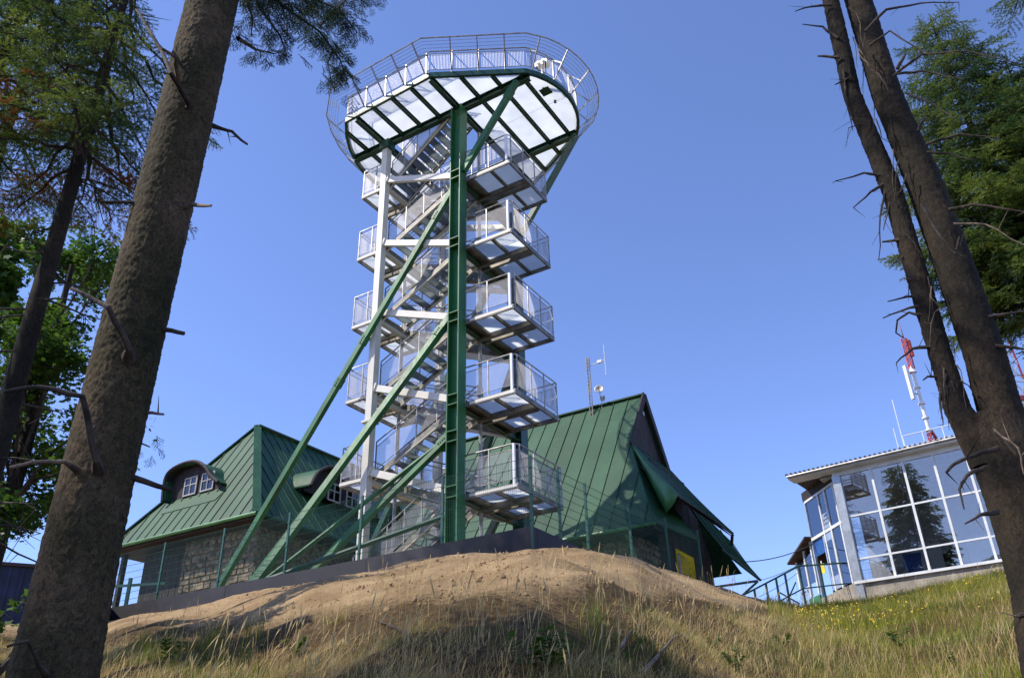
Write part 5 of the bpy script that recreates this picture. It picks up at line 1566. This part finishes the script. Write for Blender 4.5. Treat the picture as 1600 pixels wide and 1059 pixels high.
# fine dead twigs between the stems
for k in range(26):
    py = rr.uniform(10, 620); u = py / 640
    px = 1330 + u * 178 + rr.uniform(-18, 12)
    d_ = rr.uniform(-30, 30)
    tb([(px, py), (px + d_ * .5, py + rr.uniform(5, 30)), (px + d_, py + rr.uniform(20, 70))], .004, .0015, rr.choice((M_twig, M_twig_l)), 1, 5.85)
pos = []; dr = []; sc = []; wood = MB()
for k in range(24):
    h = rr.uniform(10.5, 16); a = k * 2.399; L_ = rr.uniform(.8, 1.8) * (1.2 - (h - 9.5) / 8)
    d = Vector((math.cos(a), math.sin(a), 0)); base = Vector((-.3, 0, h))
    bough([base, base + d * L_ * .5 + Vector((0, 0, -.05)), base + d * L_ + Vector((0, 0, -.35 * L_))], dens=3.0, s0=.8)
part('branches', wood, M_twig, twn, kind='stuff')
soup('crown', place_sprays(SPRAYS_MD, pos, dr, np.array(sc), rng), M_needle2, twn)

# --- spruces behind the left trunk
zb1 = tz(-3.97, 6.0) - .2
conifer('tall bare trunked spruce with rusty patches between the big trunk and left edge', -3.97, 6.0, zb1, 10.0 - zb1, .115, 1.62, 5.15 - zb1, 104, SPRAYS_HI, 21, dead=34, rust=.16, ss=.78, dens=1.05, az_keep=lambda a: math.cos(a) < .72, group='spruces behind the big left trunk')
p_ = hor(12, 130, 8.0); zb2 = tz(p_.x, p_.y) - .2
conifer('spruce with its trunk at the upper left corner of the picture', p_.x - .15, p_.y, zb2, 11.0 - zb2, .12, 1.55, 5.5 - zb2, 84, SPRAYS_HI, 22, dead=16, ss=.8, dens=.95, az_keep=lambda a: math.cos(a) < .8, group='spruces behind the big left trunk')
p_ = hor(60, 60, 19)
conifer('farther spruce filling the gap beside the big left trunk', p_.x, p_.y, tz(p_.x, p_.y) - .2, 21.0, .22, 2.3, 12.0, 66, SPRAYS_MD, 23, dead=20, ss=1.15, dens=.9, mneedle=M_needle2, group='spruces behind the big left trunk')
# --- spruces beyond the twin trunk
conifer('sunlit spruce with a ragged top right of the twin trunk', 9.35, 12.95, tz(9.35, 12.95) - .2, 14.9 - tz(9.35, 12.95), .17, 2.1, 5.2, 130, SPRAYS_MD, 31, dead=22, ss=1.2, dens=1.7, group='spruces beyond the twin trunk', droop=.12)
conifer('second spruce beside the ragged one at the right edge', 10.3, 12.6, tz(10.3, 12.6) - .2, 13.2 - tz(10.3, 12.6), .15, 1.9, 4.6, 110, SPRAYS_MD, 32, dead=16, ss=1.2, dens=1.7, group='spruces beyond the twin trunk', droop=.15)
p_ = hor(1640, 60, 9)
conifer('near spruce of which only branch tips reach the upper right corner', p_.x + .55, p_.y, tz(p_.x, p_.y) - .2, 11.5, .14, 1.25, 7.8, 30, SPRAYS_HI, 33, dead=4, ss=.8, group='spruces beyond the twin trunk')

# --- deciduous trees at the left
def leaf_tree(label, x, y, zb, H, rt, blobs, nleaf, seed, group=None, lsize=.085, name='maple_tree'):
    rg = np.random.default_rng(seed); rr = random.Random(seed)
    root = thing(name, label, 'tree', (x, y, zb), 0, group)
    me = trunk_mesh([(0, 0, 0), (.05, .02, H * .4), (0, .05, H * .8)], [rt, rt * .7, rt * .25], 16, M_bark2, bumps=.006, flute=.1, seed=seed, extra=.12)
    part('trunk', me, None, root, smooth=True)
    wood = MB(); C_ = []; 
    for (bx, by, bz, br) in blobs:
        st_ = Vector((0, 0, max(H * .25, bz * .55))); en = Vector((bx, by, bz))
        mid = st_.lerp(en, .5) + Vector((rr.gauss(0, .15), rr.gauss(0, .15), .15)); wood.tube([st_, mid, en], .035, 5, cap=False, r2=.012)
        for q in range(16):
            v = Vector((rr.gauss(0, 1), rr.gauss(0, 1), rr.gauss(0, .8))).normalized() * br * rr.uniform(.5, 1.05)
            wood.tube([en + v * .05, en + v * .5 + Vector((0, 0, .05)), en + v], .010, 3, cap=False, r2=.003)
            C_.append((en + v * rr.uniform(.6, 1.0), br * .30))
            C_.append((en + v * .6, br * .25))
    part('branches', wood, M_twig, root, kind='stuff')
    ci = rg.integers(0, len(C_), nleaf)
    c = np.array([tuple(C_[i][0]) for i in range(len(C_))])[ci]; rd = np.array([C_[i][1] for i in range(len(C_))])[ci]
    c = c + rg.normal(0, 1, (nleaf, 3)) * rd[:, None] * .62
    nrm = rg.normal(0, .55, (nleaf, 3)) + np.array([0, 0, 1.0]); nrm /= np.linalg.norm(nrm, axis=1)[:, None]
    a = np.cross(nrm, rg.normal(size=(nleaf, 3))); a /= np.linalg.norm(a, axis=1)[:, None]; b_ = np.cross(nrm, a)
    s = (lsize * rg.uniform(.6, 1.25, nleaf))[:, None]
    # lobed leaf: centre fan with 5 tips
    tips = [(1.0, 0), (.42, .30), (.35, .85), (-.10, .38), (-.55, .55), (-.45, 0), (-.55, -.55), (-.10, -.38), (.35, -.85), (.42, -.30)]
    V = np.stack([c] + [c + s * (tx * a + ty * b_) - nrm * s * .12 * (abs(ty)) for tx, ty in tips], 1)
    n_ = len(tips) + 1
    base = (np.arange(nleaf) * n_)[:, None]
    F = np.concatenate([np.stack([base[:, 0], base[:, 0] + 1 + k, base[:, 0] + 1 + (k + 1) % len(tips)], 1) for k in range(len(tips))])
    me = np_mesh('crown', V.reshape(-1, 3), F, M_leaf)
    part('crown', me, None, root)
    return root
p_ = hor(60, 600, 15); gz = tz(p_.x, p_.y)
bl = []
for k in range(26):
    q = hor(R.uniform(-70, 175), R.uniform(330, 830), 15 + R.uniform(-1.2, 1.6)); bl.append((q.x - p_.x, q.y - p_.y, q.z - gz, R.uniform(.45, .8)))
leaf_tree('broad leaved maple filling the left edge behind the spruce trunk', p_.x, p_.y, gz, 8.5, .16, bl, 24000, 41, lsize=.058)
p_ = hor(15, 430, 12.6); gz = tz(p_.x, p_.y); bl = []
for (a_, b_) in ((-10, 350), (25, 370), (5, 420), (40, 400), (-20, 470), (20, 500), (45, 450), (-30, 400)):
    q = hor(a_, b_, 12.4 + R.uniform(-.5, .5)); bl.append((q.x - p_.x, q.y - p_.y, q.z - gz, R.uniform(.35, .55)))
leaf_tree('bright green young maple at the left edge below the spruces', p_.x - .5, p_.y, gz, 6.6, .09, bl, 4500, 42)
p_ = hor(-5, 940, 6.5); gz = tz(p_.x, p_.y) 
leaf_tree('small maple sapling with yellowing leaves at the lower left corner', p_.x, p_.y, gz - .05, 1.0, .012, [(.22, 0, hor(22, 930, 6.5).z - gz, .10), (-.02, .05, hor(-2, 960, 6.5).z - gz, .12), (.0, 0, hor(5, 1010, 6.5).z - gz, .10)], 90, 43, lsize=.05, name='maple_sapling')

# --- trees behind the camera's left shoulder: they throw the dappled shade and stand in the window reflections
def shade_tree(label, x, y, H, reach, zf, nb, seed, ss):
    return conifer(label, x, y, tz(x, y) - .2, H, .19, reach, zf, nb, SPRAYS_LO, seed, dead=5, ss=ss, dens=.62, group='spruces standing left of the camera')
shade_tree('tall dense spruce whose image stands in the middle panes of the station glass', -23.9, -2.0, 28.0, 4.3, 3.0, 160, 51, 4.6)
shade_tree('spruce reflected low in the right panes of the station glass', -21.0, -7.5, 20.0, 3.2, 3.0, 110, 52, 3.6)

# ================================================================== GRASS AND PLANTS
def blades(n, az0, az1, t0, t1, h0, h1, w, m, seed, name, lean=.35, heads=False, keep=None, curve=.5, segs=4, tuft=1, tr=.08):
    rg = np.random.default_rng(seed)
    nt = n // tuft
    az = rg.uniform(az0, az1, nt * 3); t = np.sqrt(rg.uniform(t0 ** 2, t1 ** 2, nt * 3))
    rc = np.interp(az, az_t, rc_t)
    dn = np.sin(np.radians(az)) * dA.y - np.cos(np.radians(az)) * dA.x
    rw = np.clip((c0.x * dA.y - c0.y * dA.x) / np.where(np.abs(dn) < .05, .05, dn), 10, 32)
    rc = np.where((az > -26) & (az < 1), rw, rc)
    r = t * rc
    x = r * np.sin(np.radians(az)); y = r * np.cos(np.radians(az))
    k = keep(az, t, x, y, rg) if keep else np.ones(len(x), bool)
    k = k & (r > 5.6)
    x, y = x[k][:nt], y[k][:nt]
    x = np.repeat(x, tuft) + rg.normal(0, tr, len(x) * tuft) * (tuft > 1); y = np.repeat(y, tuft) + rg.normal(0, tr, len(y) * tuft) * (tuft > 1)
    n_ = len(x)
    if n_ == 0: return
    z = terrain(x, y) - .03
    h = rg.uniform(h0, h1, n_) * rg.uniform(.7, 1.1, n_)
    a = rg.uniform(0, 2 * PI, n_); wind = np.array([.35, .1])
    lx = np.cos(a) * lean * rg.uniform(.2, 1, n_) + wind[0] * lean; ly = np.sin(a) * lean * rg.uniform(.2, 1, n_) + wind[1] * lean
    fa = rg.uniform(0, PI, n_); wx, wy = np.cos(fa), np.sin(fa)
    rows = []
    for s in range(segs + 1):
        f = s / segs; bend = f ** 1.8
        cx = x + lx * h * bend; cy = y + ly * h * bend; cz = z + h * (f - curve * .45 * bend * (lx ** 2 + ly ** 2) ** .5 * 2)
        ww = w * (1 - f * .85) / 2
        if heads and f > .72: ww = w * (1.25 if f < .95 else .3)
        rows.append(np.stack([np.stack([cx - wx * ww, cy - wy * ww, cz], -1), np.stack([cx + wx * ww, cy + wy * ww, cz], -1)], 1))
    V = np.stack(rows, 1)  # n, segs+1, 2, 3
    nv = (segs + 1) * 2
    base = np.arange(n_) * nv
    F = np.concatenate([np.stack([base + 2 * s, base + 2 * s + 1, base + 2 * s + 3, base + 2 * s + 2], 1) for s in range(segs)])
    me = np_mesh(name, V.reshape(-1, 3), F, m)
    o = bpy.data.objects.new(name, me); COL.objects.link(o)
    return setp(o, kind='stuff')
def nz(x, y, s, th, rg, soft=.25):
    q = np.sin(x * s + 1.7 * np.sin(y * s * .8)) * np.cos(y * s * 1.1 + 1.3 * np.sin(x * s * .7)) 
    return q + rg.normal(0, soft, len(x)) > th
def lower(az, t, x, y, rg, off=0.0):
    return rg.random(len(x)) > sandness(az, t + off)
blades(60000, -33, 20, .30, .78, .05, .17, .008, M_grass, 101, 'grass', keep=lambda az, t, x, y, rg: lower(az, t, x, y, rg, .12) & nz(x, y, 1.9, -.05, rg), lean=.45, tuft=5, tr=.05)
blades(52000, -33, 20, .30, .78, .06, .27, .007, M_straw, 102, 'dry_grass', keep=lambda az, t, x, y, rg: lower(az, t, x, y, rg, .12) & nz(x + 1.3, y, 1.7, -.2, rg), lean=.8, tuft=4, tr=.06)
blades(34000, -33, 20, .30, .78, .05, .18, .007, M_reed, 103, 'reddish_grass', keep=lambda az, t, x, y, rg: lower(az, t, x, y, rg, .10) & nz(x + 3, y, 1.3, .0, rg), lean=.8, tuft=4, tr=.06)
blades(620, -31, 18, .28, .56, .30, .75, .0060, M_straw, 104, 'tall_straw_grass', lean=.30, heads=True, keep=lambda az, t, x, y, rg: (rg.random(len(x)) > sandness(az, t) * .8), segs=7, curve=.4)
blades(240, -28, 14, .34, .56, .20, .50, .005, M_straw, 105, 'straw_tufts', lean=.5, heads=True, tuft=9, tr=.07, segs=6)
blades(260, 12, 36, .30, .90, .4, .9, .006, M_straw, 106, 'tall_straw_grass', lean=.3, heads=True, segs=7)
blades(1200, -24, 14, .58, .75, .04, .10, .006, M_reed, 112, 'sparse_grass', keep=lambda az, t, x, y, rg: nz(x, y, 2.1, .75, rg), lean=.6)
blades(15000, -33, 20, .28, .58, .02, .07, .012, M_reed, 121, 'matted_thatch', lean=1.4, tuft=12, tr=.12, keep=lambda az, t, x, y, rg: lower(az, t, x, y, rg, .12))
blades(15000, -33, 20, .28, .62, .02, .08, .012, M_straw, 122, 'matted_straw', lean=1.4, tuft=14, tr=.14, keep=lambda az, t, x, y, rg: lower(az, t, x, y, rg, .08) & nz(x, y, 1.1, -.1, rg))
blades(2200, -30, 16, .30, .60, .20, .42, .012, M_grass, 123, 'green_tufts', lean=.55, tuft=22, tr=.07, keep=lambda az, t, x, y, rg: lower(az, t, x, y, rg, .05) & nz(x, y, .8, .1, rg))
# right hand bank: lush, with goldenrod
kr = lambda az, t, x, y, rg: (rg.random(len(x)) < np.clip((az - 15.5) / 3.5, 0, 1))
blades(64000, 12, 37, .20, 1.01, .08, .30, .010, M_bankgrass, 107, 'bank_grass', keep=kr)
blades(30000, 16, 37, .55, 1.0, .14, .36, .012, M_gold, 108, 'goldenrod', keep=lambda az, t, x, y, rg: kr(az, t, x, y, rg) & nz(x, y, .9, -.25, rg), lean=.25)
blades(8000, 13, 36, .24, .80, .12, .45, .009, M_straw, 110, 'bank_straw', keep=lambda az, t, x, y, rg: kr(az, t, x, y, rg) & nz(x + 7, y, 1.1, .1, rg), lean=.5)
blades(8000, 13, 36, .24, .80, .10, .40, .009, M_reed, 111, 'bank_reddish_grass', keep=lambda az, t, x, y, rg: kr(az, t, x, y, rg) & nz(x + 2, y, .8, .1, rg), lean=.5)
# blossom flecks on top of the goldenrod
rg = np.random.default_rng(120); n_ = 2600
az = rg.uniform(17.5, 36, n_ * 2); t = rg.uniform(.50, 1.0, n_ * 2); rc = np.interp(az, az_t, rc_t); r = t * rc
x = r * np.sin(np.radians(az)); y = r * np.cos(np.radians(az)); k = nz(x, y, .9, .15, rg); x, y = x[k][:n_], y[k][:n_]
z = terrain(x, y) + rg.uniform(.14, .34, len(x))
c = np.stack([x, y, z], 1)
q = rg.normal(size=(len(x), 3, 3)) * .016
soup('goldenrod_blossom', (c[:, None, :] + q).reshape(-1, 3), M_petal, None, kind='stuff')

# leafy plants in the foreground
def leafy(label, px, py, r, size, seed, n=26, group=None):
    p = ground_hit(px, py); gz = tz(p.x, p.y); rr = random.Random(seed)
    root = thing('leafy_seedling', label, 'plant', (p.x, p.y, gz), rr.uniform(0, 6), group)
    for s in range(rr.randint(3, 5)):
        a = rr.uniform(0, 2 * PI); tip = Vector((math.cos(a) * size * .5, math.sin(a) * size * .5, size * rr.uniform(.7, 1.1)))
        P = [Vector((0, 0, 0)), tip * .5 + Vector((0, 0, size * .12)), tip]
        stem = part('stem', MB().tube(P, .004, 4, r2=.002), M_grass, root)
        for k in range(7):
            f = .25 + .75 * k / 7; c = P[0].lerp(P[1], f * 2) if f < .5 else P[1].lerp(P[2], f * 2 - 1)
            for sg in (-1, 1):
                d = Vector((math.cos(a + sg * 1.2 + rr.uniform(-.6, .6)), math.sin(a + sg * 1.2 + rr.uniform(-.6, .6)), rr.uniform(-.3, .5))).normalized(); l = size * .34 * rr.uniform(.6, 1.1)
                w_ = d.cross(Vector((0, 0, 1))).normalized() * l * .36
                part('leaf', MB().add([c, c + d * l * .35 + w_, c + d * l, c + d * l * .35 - w_, c + d * l * .5 + Vector((0, 0, l * .08))], [(0, 1, 4), (1, 2, 4), (2, 3, 4), (3, 0, 4)]), M_leaf, stem)
    return root
leafy('bright leafy seedling at the bottom edge left of the dead sticks', 866, 1056, 9.2, .30, 61)
leafy('low leafy weed at the bottom edge under the bank', 822, 1058, 8.8, .26, 62)
leafy('leafy weed in the dark shade of the right bank', 1410, 1015, 14.5, .3, 63)
leafy('dark leafy weed in the shaded hollow below the sand', 1225, 1015, 12.5, .26, 64)
leafy('small leafy weed at the foot of the right bank', 1115, 1020, 12.0, .20, 65)

leafy('leafy weed at the bottom edge near the big trunk', 262, 1040, 8, .30, 66)
leafy('low weed between straw at the lower left of the bank', 455, 1030, 8, .24, 67)
leafy('weed at the bottom edge right of the dead sticks', 1150, 1052, 8, .22, 68)
leafy('weed low in the right corner below the station bank', 1500, 1048, 8, .22, 69)
# sticks lying in the foreground
def stick(label, pts, r0, m=M_twig_l, name='dead_stick'):
    P = [ground_hit(p[0], p[1]) + Vector((0, 0, p[2])) for p in pts]; o0 = P[0].copy()
    o = part(name, MB().tube([p - o0 for p in P], r0, 7, r2=r0 * .45), m); o.location = o0
    setp(o, label=label, category='branch', group='dead sticks lying in the grass')
stick('long grey dead stick slanting up from the bottom edge', [(1003, 1058, .03), (1030, 1034, .06), (1055, 1015, .12), (1080, 1000, .10)], .022)
stick('short thick dead stick left of the long one', [(970, 1020, .03), (978, 1008, .06), (988, 998, .08)], .022)
stick('pale forked twig standing in the hollow at the right', [(1376, 1034, .02), (1374, 1030, .14), (1366, 1026, .30)], .012)
stick('dark bent twig on the slope below the plinth corner', [(645, 1000, .02), (612, 985, .05), (585, 975, .04)], .014, M_twig)
# stones and clods on the sand
def clod_mesh(seed, n=1):
    bm = bmesh.new(); bmesh.ops.create_icosphere(bm, subdivisions=1, radius=1)
    for v in bm.verts:
        v.co *= 1 + .35 * noise.noise(v.co * 1.3 + Vector((seed, 0, 0)))
    me = bpy.data.meshes.new('clod'); bm.to_mesh(me); bm.free(); return me
rg = np.random.default_rng(140)
cm = clod_mesh(1); cv = np.array([v.co[:] for v in cm.vertices]); cf = np.array([p.vertices[:] for p in cm.polygons])
n_ = 3600; az = rg.uniform(-24, 17, n_); t = rg.uniform(.50, .995, n_)
dn = np.sin(np.radians(az)) * dA.y - np.cos(np.radians(az)) * dA.x
rc = np.where(az < 1, np.clip((c0.x * dA.y - c0.y * dA.x) / np.where(np.abs(dn) < .05, .05, dn), 10, 32), np.interp(az, az_t, rc_t)); r = t * rc
x = r * np.sin(np.radians(az)); y = r * np.cos(np.radians(az)); s = .006 + .030 * rg.random(n_) ** 9 + .008 * rg.random(n_)
V = np.stack([x, y, terrain(x, y) + s * .1], 1)[:, None, :] + cv[None] * s[:, None, None] * rg.uniform(.6, 1.2, (n_, 1, 3))
F = (cf[None] + (np.arange(n_) * len(cv))[:, None, None]).reshape(-1, 3)
M_clod = mat('sandy clod', (.27, .17, .085), .95, var=.2, scale=8)
me = np_mesh('gravel', V.reshape(-1, 3), F, M_clod); o = bpy.data.objects.new('gravel', me); COL.objects.link(o); setp(o, kind='stuff')
bpy.data.meshes.remove(cm)
